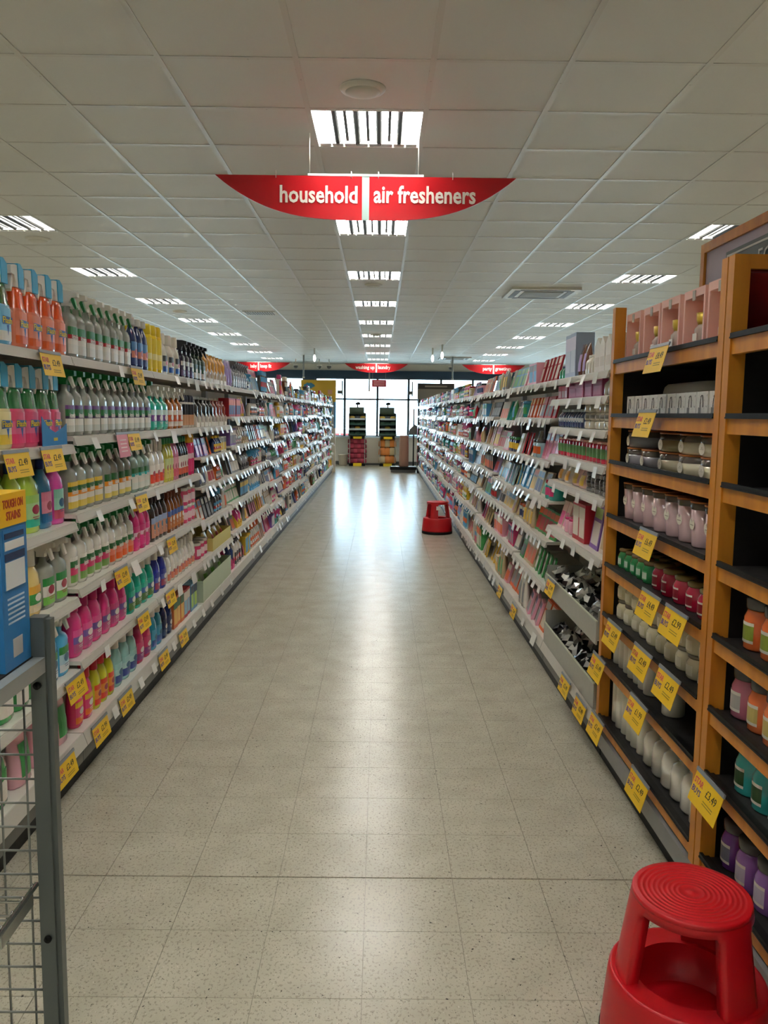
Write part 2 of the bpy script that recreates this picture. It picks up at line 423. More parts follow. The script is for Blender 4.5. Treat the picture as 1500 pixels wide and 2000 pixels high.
def dome(x, y, lab):
    t = tag(empty('dome_camera', (x, y, CZ-.006)), lab, 'camera', 'dome cameras')
    MB().tube([(0, 0, 0), (0, 0, -.16)], .015).build('stem', WHITE, t)
    MB().lathe([(-.27, .3), (-.25, .75), (-.21, 1.0), (-.19, 1.0)], .13, .13, 14).build('dome', DGREY, t)
    MB().lathe([(-.19, 1.05), (-.16, 1.05), (-.155, .5)], .13, .13, 14).build('collar', WHITE, t)
for x, l in ((-2.43, 'leftmost dark dome camera hanging by the navy fascia'), (-1.76, 'second dome camera from the left by the fascia'), (-1.48, 'third dome camera from the left by the fascia'), (2.0, 'dome camera hanging right of the far middle sign')):
    dome(x, 24.0, l)
def pole(x, y, lab, z=2.55):
    t = tag(empty('hanging_pole', (x, y, CZ)), lab, 'pole', 'poles hanging over the end displays')
    MB().tube([(0, 0, 0), (0, 0, z-CZ)], .022, 8).build('tube', GREYM, t)
    MB().box(-.05, .05, -.05, .05, -.012, 0).build('ceiling_plate', WHITE, t)
    MB().tube([(0, 0, z-CZ), (0, 0, z-CZ-.03)], .03, 8).build('foot', WHITE, t)
pole(-2.05, 22.3, 'thin grey pole hanging above the yellow end board'); pole(1.9, 22.3, 'thin grey pole hanging above the grey end board')
pole(-.35, 25.6, 'thin hanging pole left of the red window poster', 2.3)
def spot(x, y, lab):
    t = tag(empty('bulb_light', (x, y, CZ)), lab, 'lamp', 'bare bulbs under the far ceiling')
    MB().tube([(0, 0, 0), (0, 0, -.16)], .02).build('holder', WHITE, t)
    MB().lathe([(-.32, .3), (-.29, .8), (-.24, 1.0), (-.19, .8), (-.16, .45)], .07, .07, 12).build('bulb', M('#fffdf6', .4, emit=3, name='bulb_glow'), t)
spot(-1.58, 20.0, 'bare glowing bulb hanging far left of the middle sign')
spot(1.35, 18.6, 'glowing bulb hanging right of the aisle, nearer one'); spot(1.2, 19.6, 'glowing bulb hanging right of the aisle, farther one')

# ------------------------------------------------------------------ price tags
PINKT = M('#d9506a', .5); PURT = M('#4b3c96', .5); INK = M('#2a2620', .5)
TG = {}
def price_tag(side, y, z, price, lab, tilt=.3, yaw=0, colour=None, w=.2, h=.085, group='yellow offer tags'):
    """side -1 left (faces +x), +1 right (faces -x); y,z = centre of the top edge"""
    k = (price, colour, w, h)
    if k not in TG:
        card = MB().box(-.0008, .0008, -w/2, w/2, -h, 0).mesh('price_tag', M(colour, .45) if colour else YEL)
        TG[k] = card
    X = -1.255 if side < 0 else (1.005 if lab.find('wooden') >= 0 else 1.008)
    o = obj('price_tag', TG[k], None, (X, y, z))
    o.rotation_euler = (0, -tilt, (0 if side < 0 else math.pi) + yaw)
    tag(o, lab, 'price tag', group)
    if 'hs%g' % w not in TG: TG['hs%g' % w] = MB().box(-.002, .003, -w/2-.003, w/2+.003, 0, .012).mesh('holder_clip', M('#7f858c', .3))
    obj('holder_clip', TG['hs%g' % w], o)
    if colour is None:
        a = obj('lettering', text_mesh('STAR', .027, PINKT, .0004, .0003), o, (.0012, -.062, -.026))
        b = obj('lettering', text_mesh('BUYS', .027, PURT, .0004, .0003), o, (.0012, -.062, -.054))
        c = obj('lettering', text_mesh(price, .034, INK, .0, .0003), o, (.0012, .035, -.034))
        if 'line' not in TG: TG['line'] = MB().box(0, .0006, -.035, .035, 0, .003).mesh('small_print', M('#a08420', .5))
        for q in (-.062, -.07): obj('small_print', TG['line'], o, (.0009, .03, q))
    else:
        for q in range(4):
            if 'pl' not in TG: TG['pl'] = MB().box(0, .0006, -.05, .05, 0, .006).mesh('small_print', M('#f4dadb', .5))
            obj('small_print', TG['pl'], o, (.0009, 0, -.03-.018*q))
    return o
TICKETS = []          # small white shelf tickets, placed at the end
def ticket(side, y, z, yaw=0, tilt=.3, big=False): TICKETS.append((side, y, z, yaw, tilt, big))

# ------------------------------------------------------------------ product builders
def interp(prof, z):
    for (z0, r0), (z1, r1) in zip(prof[:-1], prof[1:]):
        if z0 <= z <= z1: return r0 + (r1-r0)*(z-z0)/max(1e-6, z1-z0)
    return prof[-1][1]
def patch(prof, w, d, e, z0, z1, half, bands, n=6):
    """label wrapped on the +x face of a lathe body; bands [(fraction, material index)] from the bottom"""
    mb = MB(); off = .0009
    cuts = [z0]
    for fr, mi in bands: cuts.append(cuts[-1] + (z1-z0)*fr)
    v = []; f = []; ms = []
    for z in cuts:
        r = interp(prof, z)
        for k in range(n+1):
            t = -half + 2*half*k/n; x, y = sup(t, e)
            v.append((x*(r*d/2+off), y*(r*w/2+off), z))
    for i, (fr, mi) in enumerate(bands):
        for k in range(n): f.append((i*(n+1)+k, i*(n+1)+k+1, (i+1)*(n+1)+k+1, (i+1)*(n+1)+k)); ms.append(mi)
    mb.add(v, f, ms, False); return mb
def motif(prof, w, d, e, zc, rx, rz, lines=True):
    mb = MB(); N = 12
    def pt(y, z):
        r = interp(prof, z); q = min(.98, abs(y)/(w/2*r)); return (d/2*r*(1-q**e)**(1/e)+.0017, y, z)
    v = [pt(0, zc)] + [pt(rx*math.cos(2*math.pi*k/N), zc+rz*math.sin(2*math.pi*k/N)) for k in range(N)]
    mb.add(v, [(0, 1+k, 1+(k+1) % N) for k in range(N)])
    if lines:
        for k, l in enumerate((.9, .65)):
            z = zc-rz-.008-.008*k; a = rx*l
            mb.add([pt(-a, z-.003), pt(0, z-.003), pt(a, z-.003), pt(a, z), pt(0, z), pt(-a, z)], [(0,1,4,5), (1,2,3,4)])
    return mb
def contrast(hexc):
    if not isinstance(hexc, str): return '#f1eee6'
    c = lin(hexc); l = .2*c[0]+.7*c[1]+.1*c[2]
    return '#f1eee6' if l < .35 else ('#2f6a8c' if c[2] >= c[0] else '#a8324a')
def P_(mats): return [M(x) if isinstance(x, str) else x for x in mats]
CLR = M('#bcc2b8', .14, trans=.3, name='clear_plastic')
CLRT = M('#a9c6b8', .14, trans=.3, name='clear_teal_plastic')
GLS = {}
def gloss(h): return M(h, .18, coat=.5)
def trigger(s=1.0, d='x', z=0, shroud=False):
    """spray head: nozzle towards +x, or towards -y when d == 'y'"""
    hp = [(-.016,0),(.013,0),(.013,.012),(.022,.03),(.044,.032),(.044,.05),(.02,.056),(-.014,.058),(-.032,.046),(-.026,.028),(-.016,.018)]
    lp = [(.016,.03),(.03,.03),(.041,-.008),(.035,-.014),(.025,.006)]
    a, b, c = MB(), MB(), MB()
    rp = [(-.035,.0),(-.002,0),(.002,.061),(-.014,.062),(-.034,.05)]
    for mb, pl, hw in ((a, hp, .012*s), (b, lp, .008*s), (c, rp, .0145*s)):
        if d == 'x': mb.prism([(p*s, z+q*s) for p, q in pl], -hw, hw, 'y')
        else: mb.prism([(-p*s, z+q*s) for p, q in pl], -hw, hw, 'x')
    return (a, b, c) if shroud else (a, b)
def K_spray(body, head, lever=None, sleeve=None, bands=None, mats=None, w=.105, d=.06, h=.27, e=3.2, dr='x', text=None, tcol='#f4f1ea', neck=.30, hs=1.12, shroud=None):
    hb = h - .058*hs; lever = lever or head
    if sleeve:
        pr = [(0,.9,0),(.01,1,0),(hb*.60,1,0),(hb*.65,.95,1),(hb*.69,.87,1),(hb*.90,.74,1),(hb*.97,.66,1),(hb,.4,1)]
    else:
        pr = [(0,.9,0),(.01,1,0),(hb*.70,1,0),(hb*.77,.93,0),(hb*.83,.74,0),(hb*.88,neck+.08,0),(hb,neck,0)]
    p2 = [(q[0], q[1]) for q in pr]
    bm = body if not isinstance(body, str) else gloss(body)
    pcs = [('spray_bottle', MB().lathe(pr, w, d, 16, e), [bm] + ([gloss(sleeve)] if sleeve else []))]
    tg = trigger(hs, dr, hb, True)
    pcs += [('trigger_head', tg[0], [M(head)]), ('trigger_lever', tg[1], [M(lever)])]
    if shroud: pcs.append(('head_shroud', tg[2], [M(shroud)]))
    if bands: pcs.append(('label', patch(p2, w, d, e, hb*.08, hb*.60, .95, bands), P_(mats)))
    if bands and not text: pcs.append(('printed_motif', motif(p2, w, d, e, hb*.36, w*.25, hb*.09), [M(contrast(mats[min(1, len(mats)-1)]))]))
    if text == 'Flash':
        q = MB(); x = d/2+.0016
        q.add([(x, -w*.34, hb*.33), (x, w*.30, hb*.35), (x, w*.36, hb*.46), (x, -w*.30, hb*.47), (x, -w*.05, hb*.33), (x, .006, hb*.16), (x, w*.12, hb*.34)], [(0,1,2,3), (4,5,6)])
        pcs.append(('logo_flash', q, [M('#2b62b0')]))
    return dict(cat='spray bottle', pcs=pcs, w=w, d=d, text=(text, tcol, d/2+.0025, hb*.40, w*.62) if text else None)
def K_bottle(body, cap, bands=None, mats=None, w=.09, d=.06, h=.26, e=2.6, text=None, tcol='#ffffff', capw=.42, name='bottle', neck=None):
    hb = h*.86
    pr = [(0,.9,0),(.008,1,0),(hb*.66,1,0),(hb*.8,.85,0),(hb*.92,.5,0),(hb,.36,0)]
    if neck:
        hb = h*.74
        pr = [(0,.84,0),(.01,.93,0),(hb*.3,1,0),(hb*.66,.96,0),(hb*.82,.84,0),(hb*.93,.62,0),(hb,.46,0)]
    p2 = [(q[0], q[1]) for q in pr]
    bm = body if not isinstance(body, str) else gloss(body)
    dd = d/w
    pcs = [(name, MB().lathe(pr, w, d, 14, e), [bm])]
    cw = min(d*.95, max(w*capw, .02))
    pcs.append(('cap', MB().lathe([(hb,.96),(hb+.004,1),(h-.004,.94),(h,.85)], cw, cw, 10, 2), [M(cap)]))
    if bands: pcs.append(('label', patch(p2, w, d, e, hb*.1, hb*.62, .95, bands), P_(mats)))
    if bands: pcs.append(('printed_motif', motif(p2, w, d, e, hb*.38, w*.24, hb*.08), [M(contrast(mats[min(1, len(mats)-1)]))]))
    return dict(cat='bottle', pcs=pcs, w=w, d=d, text=(text, tcol, d/2+.0025, hb*.38, w*.6) if text else None)
def K_can(body, cap, bands=None, mats=None, w=.062, h=.26):
    hb = h*.8
    pr = [(0,.94,0),(.006,1,0),(hb*.95,1,0),(hb,.84,0)]
    pcs = [('aerosol_can', MB().lathe(pr, w, w, 14, 2), [gloss(body)]), ('cap', MB().lathe([(hb-.004,.92),(h*.95,.9),(h,.7)], w, w, 12, 2), [M(cap)])]
    if bands: pcs.append(('label', patch([(q[0], q[1]) for q in pr], w, w, 2, hb*.1, hb*.9, 1.1, bands), P_(mats)))
    return dict(cat='can', pcs=pcs, w=w, d=w, text=None)
def K_box(body, panel, stripe=None, w=.1, d=.08, h=.2, name='carton', band=.3):
    pcs = [(name, MB().box(-d/2, d/2, -w/2, w/2, 0, h), [M(body, .45)])]
    pcs.append(('printed_panel', MB().box(d/2, d/2+.0008, -w*.4, w*.4, h*.12, h*(.12+.5)), [M(panel, .45)]))
    if stripe: pcs.append(('printed_stripe', MB().box(d/2, d/2+.0008, -w*.46, w*.46, h*(.92-band), h*.92), [M(stripe, .45)]))
    return dict(cat='carton', pcs=pcs, w=w, d=d, text=None)
def K_slot(body, fill, w=.1, d=.09, h=.2):
    """shelf-ready carton with a tall cut-out showing what is inside"""
    mb = MB(); t = .012
    for y_ in (-w/2, w/2-t): mb.prism([(-d/2, 0), (d/2, 0), (d/2, h*.3), (-d/2+.02, h*.8), (-d/2, h)], y_, y_+t, 'y')
    mb.box(-d/2, -d/2+.004, -w/2+t, w/2-t, 0, h).box(-d/2+.004, d/2, -w/2+t, w/2-t, 0, h*.14)
    inner = MB().lathe([(h*.14,.9),(h*.2,1),(h*.66,1),(h*.76,.7),(h*.8,.5),(h*.9,.5)], w-.028, d-.012, 10, 3)
    return dict(cat='carton', pcs=[('display_carton', mb, [M(body, .5)]), ('inner_pack', inner, [gloss(fill)])], w=w, d=d, text=None)
def K_pouch(body, panel, w=.11, d=.06, h=.2, cap=None):
    mb = MB(); n = 14; v = []; f = []
    lv = [(0,.96,.75),(.03,1,1),(.3,1,.95),(.6,.98,.7),(.85,1,.3),(.96,1,.08),(1,.98,.05)]
    for zf, wf, df in lv:
        for k in range(n):
            x, y = sup(2*math.pi*(k+.5)/n, 2.3); v.append((x*d/2*df, y*w/2*wf, zf*h))
    for i in range(len(lv)-1):
        for k in range(n): f.append((i*n+k, i*n+(k+1) % n, (i+1)*n+(k+1) % n, (i+1)*n+k))
    f += [tuple(range(n-1, -1, -1)), tuple(range((len(lv)-1)*n, len(lv)*n))]
    mb.add(v, f, 0, True)
    p = MB(); v = []; 
    for zf, df in ((.15, 1.0), (.4, .93), (.68, .62)):
        for q in (-.3, -.15, 0, .15, .3): v.append(((1-(q*1.9)**2)**.5*d/2*df+.002, q*w, zf*h))
    p.add(v, [(i*5+k, i*5+k+1, (i+1)*5+k+1, (i+1)*5+k) for i in range(2) for k in range(4)], 0)
    return dict(cat='pouch', pcs=[('pouch', mb, [gloss(body)]), ('label', p, [M(panel)])], w=w, d=d, text=None)
def K_tub(body, lid, w=.09, h=.09, band=None, glassy=False, name='tub', e=2, cat='tub', lidh=.18):
    hb = h*(1-lidh)
    pr = [(0,.92,0),(.006,1,0),(hb*.92,1,0),(hb,.9,0)]
    pcs = [(name, MB().lathe(pr, w, w, 16, e), [gloss(body)]), ('lid', MB().lathe([(hb,.96),(hb+.003,1),(h-.004,1),(h,.92)], w, w, 16, e), [gloss(lid)])]
    if band: pcs.append(('label', patch([(q[0], q[1]) for q in pr], w, w, e, hb*.25, hb*.75, .9, [(1, 0)]), P_([band])))
    return dict(cat=cat, pcs=pcs, w=w, d=w, text=None)
def K_flat(body, panel, w=.1, h=.18, d=.012, lean=.2, name='hanging_pack', two=None):
    """thin pack or card leaning back"""
    mb = MB(); s = math.sin(lean)*h; c = math.cos(lean)*h
    mb.prism([(0,0),(d,0),(d-s,c),(-s,c)], -w/2, w/2, 'y')
    def on(a, b, y0, y1):
        q = MB(); q.add([(d-s*a+.0008, y0*w, c*a), (d-s*a+.0008, y1*w, c*a), (d-s*b+.0008, y1*w, c*b), (d-s*b+.0008, y0*w, c*b)], [(0,1,2,3)]); return q
    pcs = [(name, mb, [M(body, .4)]), ('printed_panel', on(.1, .62, -.4, .4), [M(panel, .3)])]
    if two: pcs.append(('printed_header', on(.7, .94, -.42, .42), [M(two, .3)]))
    return dict(cat='pack', pcs=pcs, w=w, d=d+s, text=None)
def K_lump(c1, c2, w=.12, d=.1, h=.07, seed=0):
    rnd = random.Random(seed); mb = MB(); n = 9; v = []; f = []
    lv = [(0,.75),(.15,1),(.5,.95),(.8,.6),(1,.25)]
    for zf, r in lv:
        for k in range(n):
            x, y = sup(2*math.pi*k/n, 2.5); j = 1+rnd.uniform(-.22, .22)
            v.append((x*d/2*r*j, y*w/2*r*j, max(0, zf*h+(rnd.uniform(-.012, .012) if 0 < zf else 0))))
    for i in range(len(lv)-1):
        for k in range(n): f.append((i*n+k, i*n+(k+1) % n, (i+1)*n+(k+1) % n, (i+1)*n+k))
    f += [tuple(range(n-1, -1, -1)), tuple(range((len(lv)-1)*n, len(lv)*n))]
    mb.add(v, f, [rnd.choice((0, 0, 1)) for _ in f], False)
    return dict(cat='bag', pcs=[('tealight_bag', mb, [M(c1, .12, .6), M(c2, .15, .3)])], w=w, d=d, text=None)
def K_roll(body, end, w=.06, h=.16, n=3, band='#8c8a86'):
    mb = MB(); hh = h/n
    for k in range(n): mb.lathe([(k*hh,.9,0),(k*hh+.006,1,0),((k+1)*hh-.008,1,0),((k+1)*hh-.002,.88,0)], w, w, 12, 2)
    return dict(cat='candle pack', pcs=[('candle_stack', mb, [gloss(body)]), ('wrapper_band', MB().lathe([(h*.42,1.02),(h*.56,1.02)], w, w, 12, 2), [M(band)])], w=w, d=w, text=None)

SPEC = {}
def finish(sp):
    """meshes for the near version (root + parts) and the merged far version"""
    me = [(nm, mb.mesh(nm, mats)) for nm, mb, mats in sp['pcs']]
    sp['near'] = me
    return sp
def far_mesh(sp):
    if 'far' not in sp:
        out = MB(); ml = []
        for nm, mb, mats in sp['pcs']:
            o = len(out.v); out.v += mb.v; out.f += [tuple(o+i for i in f) for f in mb.f]
            out.mi += [min(i, len(mats)-1)+len(ml) for i in mb.mi]; out.sm += mb.sm; ml += mats
        sp['far'] = out.mesh(sp['pcs'][0][0], ml)
    return sp['far']
def inst(sp, loc, rz, label, group, near=True):
    if near:
        if 'near' not in sp: finish(sp)
        root = obj(sp['near'][0][0], sp['near'][0][1], None, loc, rz)
        lab = None; head = None
        for nm, me in sp['near'][1:]:
            if nm == 'trigger_lever' and head: obj(nm, me, head); continue
            o = obj(nm, me, root)
            if nm == 'label': lab = o
            if nm == 'trigger_head': head = o
        if sp.get('text'):
            s, col, x, z, wd = sp['text']
            obj('lettering', text_mesh(s, .03, M(col), .0005, .0004, wide=wd), lab or root, (x, 0, z))
    else:
        root = obj(sp['pcs'][0][0], far_mesh(sp), None, loc, rz)
    return tag(root, label, sp['cat'], group)

XL, XR = -1.275, 1.03
FAR_Y = 14.6
STOCK = {-1: [[], [], [], []], 1: [[], [], [], []]}       # verts, faces, material index, materials of the far, uncountable stock
def stock(side, sp, mat):
    V, Fc, Mi, Ms = STOCK[side]
    for nm, mb, mats in sp['pcs']:
        o = len(V); V += [tuple(mat @ Vector(p)) for p in mb.v]; Fc += [tuple(o+i for i in f) for f in mb.f]
        ix = []
        for m_ in mats:
            if m_ not in Ms: Ms.append(m_)
            ix.append(Ms.index(m_))
        Mi += [ix[min(i, len(ix)-1)] for i in mb.mi]
def uniq(label, k, i, r, rows, s, stack):
    out = label
    if stack > 1: out += ', %s one' % ('upper' if s else 'lower')
    if r: out += ', back row'
    if k > 1: out += ', %s from camera' % ('nearest' if i == 0 else ORD[i+1])
    if len(out.replace(',', '').split()) > 16: out = out.replace(' from camera', '').replace(' shelf down', '')
    return out
ALLOW_NEAR = 9.0
def run(side, z, y0, y1, sp, desc, place, n=None, rows=1, gap=.006, jit=.05, set_back=.03, stack=1, sh=0, skew=0, near=None):
    """a row of identical products on one shelf between y0 and y1"""
    pitch = sp['w'] + gap
    k = max(1, int((y1-y0+.004)/pitch)) if n is None else n
    pit = (y1-y0)/k
    base_rz = 0 if side < 0 else math.pi
    label = '%s, %s' % (desc, place); group = 'row of %s, %s' % (desc, place)
    isnear = (y0 < ALLOW_NEAR) if near is None else near
    if y0 > FAR_Y:
        for i in range(k):
            off = set_back + sp['d']/2
            stock(side, sp, Matrix.Translation((XL-off if side < 0 else XR+off, y0+pit*(i+.5), z+.0005)) @ Matrix.Rotation(base_rz+random.uniform(-jit, jit)+skew, 4, 'Z'))
        return
    one = k*rows*stack > 1
    for r in range(rows):
        for i in range(k):
            y = y0 + pit*(i+.5)
            off = set_back + sp['d']/2 + r*(sp['d']+.04)
            x = XL-off if side < 0 else XR+off
            for s in range(stack):
                inst(sp, (x + random.uniform(-.003, .003), y, z + .0005 + s*sh), base_rz + random.uniform(-jit, jit) + skew, label if not one else uniq(label, k, i, r, rows, s, stack), group, isnear and r == 0)

# ------------------------------------------------------------------ shelving bays
BW = 1.22
STRIP = M('#c6c3ba', .5, name='ticket_strip')
BACKP = M('#b5b0a4', .6, name='shelf_back'); 
SM = {}
def shelf_meshes(side, width):
    k = (side, width)
    if k in SM: return SM[k]
    s = -1 if side < 0 else 1            # away from the aisle
    def bx(mb, a, b, y0, y1, z0, z1):
        x0, x1 = sorted((s*a, s*b)); return mb.box(x0, x1, y0, y1, z0, z1)
    hw = width/2-.003
    sh = bx(MB(), 0, .42, -hw, hw, -.018, 0).mesh('shelf', SHELFW)
    st = MB(); p = [(-.004*s, -.004), (-.012*s, -.032), (-.008*s, -.036), (.0, -.034), (.0, -.004)]
    st.prism(p if s > 0 else p[::-1], -hw, hw, 'y')
    st.prism([(-.010*s, -.036), (-.015*s, -.038), (-.014*s, -.03), (-.010*s, -.03)], -hw, hw, 'y')
    stm = st.mesh('ticket_strip', STRIP)
    bd = bx(MB(), 0, .5, -hw, hw, .085, .205).mesh('base_deck', M('#6f706c', .4))
    bt = bx(MB(), -.003, .5, -hw, hw, .205, .212).mesh('base_shelf', SHELFW)
    bs = MB(); q = [(-.022*s, .158), (-.003*s, .213), (.002*s, .213), (0, .15)]
    bs.prism(q, -hw, hw, 'y'); bsm = bs.mesh('ticket_strip', STRIP)
    kk = bx(MB(), .03, .5, -hw-.003, hw+.003, 0, .085).mesh('kick_plate', BLACK)
    bp = bx(MB(), .5, .512, -hw, hw, .085, 1.9).mesh('back_panel', BACKP)
    u = bx(MB(), .455, .5, -.018, .018, .085, 1.92).mesh('upright', GREYM)
    SM[k] = (sh, stm, bd, bt, bsm, kk, bp, u); return SM[k]
def bay(side, y0, y1, levels, label):
    X = XL if side < 0 else XR
    sh, stm, bd, bt, bsm, kk, bp, u = shelf_meshes(side, round(y1-y0, 3))
    yc = (y0+y1)/2
    t = tag(empty('shelving_bay', (X, yc, 0)), label, 'shelving', 'white metal shelving bays, %s side' % ('left' if side < 0 else 'right'))
    obj('back_panel', bp, t); obj('kick_plate', kk, t); d = obj('base_deck', bd, t); obj('base_shelf', bt, d); obj('ticket_strip', bsm, d)
    for s in (-1, 1): obj('upright', u, t, (0, s*((y1-y0)/2-.022), 0))
    for z in levels:
        o = obj('shelf', sh, t, (0, 0, z)); obj('ticket_strip', stm, o)
    return t

LB = [3.46-BW + BW*i for i in range(17)]          # left bay starts, 2.24 ... ~21.8
LEND = [min(22.5, y+BW) for y in LB]
LEFT_LEVELS = {0: [1.82, 1.46, 1.136, .815, .50], 1: [1.82, 1.49, 1.165, .845, .53], 2: [1.82, 1.49, 1.165, .845, .53], 3: [1.82, 1.49, 1.275, 1.06, .80, .53]}
rl = random.Random(3)
for i in range(4, 17):
    LEFT_LEVELS[i] = [1.815, 1.56, 1.31, 1.06, .81, .55] if i % 3 else [1.815, 1.53, 1.25, 1.02, .77, .50]
for i in range(17):
    bay(-1, LB[i], LEND[i], LEFT_LEVELS[i], 'white metal shelving bay on the left, %s from the camera' % ORD[i+1])
RB = [3.775 + 1.25*i for i in range(15)]
RIGHT_LEVELS = {0: [1.81, 1.695, 1.535, 1.372, 1.22, .94]}
for i in range(1, 15): RIGHT_LEVELS[i] = [1.81, 1.585, 1.32, 1.08, .83, .555] if i % 2 else [1.81, 1.56, 1.31, 1.05, .84, .57]
for i in range(15):
    bay(1, RB[i], RB[i]+1.25, RIGHT_LEVELS[i], 'white metal shelving bay on the right, %s past the wooden unit' % ORD[i+1])

# ------------------------------------------------------------------ left shelves, products near the camera
G = '#1f7a3d'; W_ = '#ece9e0'
FL = dict(w=.113, d=.066, h=.30, dr='y', tcol='#f2d21c', head='#e9e7e0', shroud='#35a9d8', text='Flash', hs=1.4)
S_flash_o = K_spray('#f08a6a', sleeve='#e8571f', bands=[(.25,0),(.45,1),(.3,2)], mats=['#e8662c','#f29a80','#f08a6a'], **FL)
S_flash_b = K_spray('#7cc4ec', sleeve='#1d6b34', bands=[(.3,0),(.4,1),(.3,2)], mats=['#e8e8e4','#8fd0f2','#7cc4ec'], **FL)
S_flash_p = K_spray('#e0567e', sleeve='#1d7038', bands=[(.3,0),(.4,1),(.3,2)], mats=['#e8457a','#e6719a','#e0567e'], **FL)
S_flash_c = K_spray('#efe3a6', sleeve='#1d7038', bands=[(.3,0),(.4,1),(.3,2)], mats=['#f2d24a','#f0e6b4','#efe3a6'], **FL)
AST = dict(text='Astonish', tcol='#f4f1ea')
S_clr_red = K_spray(CLR, W_, G, bands=[(.35,0),(.2,1),(.15,2),(.3,3)], mats=['#dfe0d8','#e9e6dd','#b3202c','#2c7a41'], w=.1, d=.06, e=4, h=.282, text='Astonish', tcol='#f4f1ea')
S_clr_pur = K_spray(CLR, G, W_, bands=[(.25,0),(.25,1),(.1,2),(.25,3),(.15,4)], mats=['#cfd6cd','#e9e6dd','#3c2a55','#2c7a41','#6f4a8c'], w=.098, d=.06, e=4, h=.282, text='Astonish')
S_clr_yel = K_spray(CLR, G, W_, bands=[(.25,0),(.22,1),(.16,2),(.2,3),(.17,4)], mats=['#e2ca55','#e9e6dd','#f09a2c','#2a6a3a','#e8c84a'], w=.1, d=.06, e=4, h=.282, text='Astonish')
S_clr_oval = K_spray(CLR, G, W_, bands=[(.2,0),(.3,1),(.2,2),(.3,3)], mats=['#e4d36a','#eae6dd','#f09a2c','#2a6a3a'], w=.1, d=.065, h=.282, e=2.6, text='Astonish')
S_clr_teal = K_spray(CLRT, G, W_, bands=[(.3,0),(.3,1),(.15,2),(.25,3)], mats=['#dfe6df','#eae6dd','#39b3b0','#2a6a3a'], w=.1, d=.06, e=4, h=.282, text='Astonish')
S_navy = K_bottle('#1d2f66', '#dcdad6', bands=[(.3,0),(.3,1),(.4,2)], mats=['#27407c','#e08c74','#4f86bf'], w=.098, d=.06, h=.27, capw=.5)
S_yelcan = K_can('#f0cf24', '#f2d62c', bands=[(.3,0),(.2,1),(.5,0)], mats=['#f3dc4c','#f7efb2'], w=.07, h=.27)
S_whitebl = K_bottle('#ebe8de', '#efece3', bands=[(.34,0),(.3,1),(.36,2)], mats=['#2b62b8','#ebe8de','#3a3f46'], w=.108, d=.07, h=.25, neck=True)
S_dark = K_spray('#2b2038', '#201c22', bands=[(.4,0),(.3,1),(.3,2)], mats=['#5d4672','#39294c','#dcd8d2'], w=.11, d=.06, h=.25)
S_darkg = K_spray('#1d3a2a', '#1a1f1c', bands=[(.4,0),(.3,1),(.3,2)], mats=['#e4e0d6','#2c5a40','#214232'], w=.11, d=.06, h=.25)
S_slot_tan = K_slot('#ece8dd', '#d79a3e', w=.112, h=.24)
S_slot_dk = K_slot('#ece8dd', '#2a2622', w=.112, h=.22)
S_slot_rd = K_slot('#e6e1d6', '#8e3a2e', w=.112, h=.22)
S_tealspr = K_spray('#2bb59b', W_, bands=[(.35,0),(.35,1),(.3,2)], mats=['#2bb59b','#7d4fa0','#d4efe6'], w=.125, d=.062, h=.26)
S_amber = K_spray('#b4671f', W_, bands=[(.3,0),(.4,1),(.3,2)], mats=['#efe6d6','#e86a3a','#f3efe4'], w=.11, d=.06, h=.26)
S_dkcan = K_can('#e2ded4', '#23233a', bands=[(.5,0),(.5,1)], mats=['#d9a57e','#2a2a30'], w=.062, h=.22)
S_green = K_bottle('#c3e65a', '#1f3f8e', bands=[(.25,0),(.5,1),(.25,2)], mats=['#3bc4a6','#b6e3a4','#a7dc70'], w=.125, d=.075, h=.27, capw=.3)
S_bluepk = K_bottle('#2f7fb4', '#23408e', bands=[(.3,0),(.4,1),(.3,2)], mats=['#2a6ea6','#f19ab4','#e98aa8'], w=.115, d=.07, h=.27, capw=.3)
S_magenta = K_bottle('#e653b4', '#23408e', bands=[(.3,0),(.4,1),(.3,2)], mats=['#d85a78','#9fd8c4','#8fd0bd'], w=.108, d=.07, h=.27, capw=.3)
S_whred = K_bottle('#ebe7dd', '#e6e3da', bands=[(.5,0),(.5,1)], mats=['#e8513a','#f1ede4'], w=.1, d=.06, h=.27, neck=True)
S_slimyel = K_bottle('#d9d45a', '#2c8a4a', w=.058, d=.058, h=.27, bands=[(.5,0),(.5,1)], mats=['#e2dc78','#cfe0a0'])
S_slimpk = K_bottle('#e08aa8', '#2c8a4a', w=.058, d=.058, h=.27, bands=[(.4,0),(.6,1)], mats=['#e0607a','#eaa6b8'])
S_slimbk = K_bottle('#23262c', '#2c8a4a', w=.062, d=.06, h=.27, bands=[(.35,0),(.65,1)], mats=['#e0694e','#f0ece4'])
S_pkcan = K_can('#df2f72', '#f0b421', bands=[(.5,0),(.2,1),(.3,0)], mats=['#e2447f','#f5d3de'], w=.075, h=.28)
S_cream = K_bottle('#f1d98c', '#efece2', bands=[(.3,0),(.4,1),(.3,2)], mats=['#f4e7c2','#3f9a52','#f0b84a'], w=.12, d=.07, h=.26, neck=True)
S_dettol = K_spray(CLR, W_, bands=[(.3,0),(.4,1),(.3,2)], mats=['#7cc45a','#f0f0ea','#2f8f48'], w=.115, d=.065, h=.27)
S_whgreen = K_spray('#ebe8df', G, W_, bands=[(.3,0),(.3,1),(.25,2),(.15,3)], mats=['#7fae5e','#e0447a','#2a6a3a','#ebe8df'], w=.098, d=.066, h=.275, e=2.4, text='Astonish')
S_whgreen2 = K_spray('#ebe8df', G, W_, bands=[(.3,0),(.3,1),(.25,2),(.15,3)], mats=['#e8642c','#f08a72','#2a6a3a','#ebe8df'], w=.098, d=.066, h=.275, e=2.4, text='Astonish')
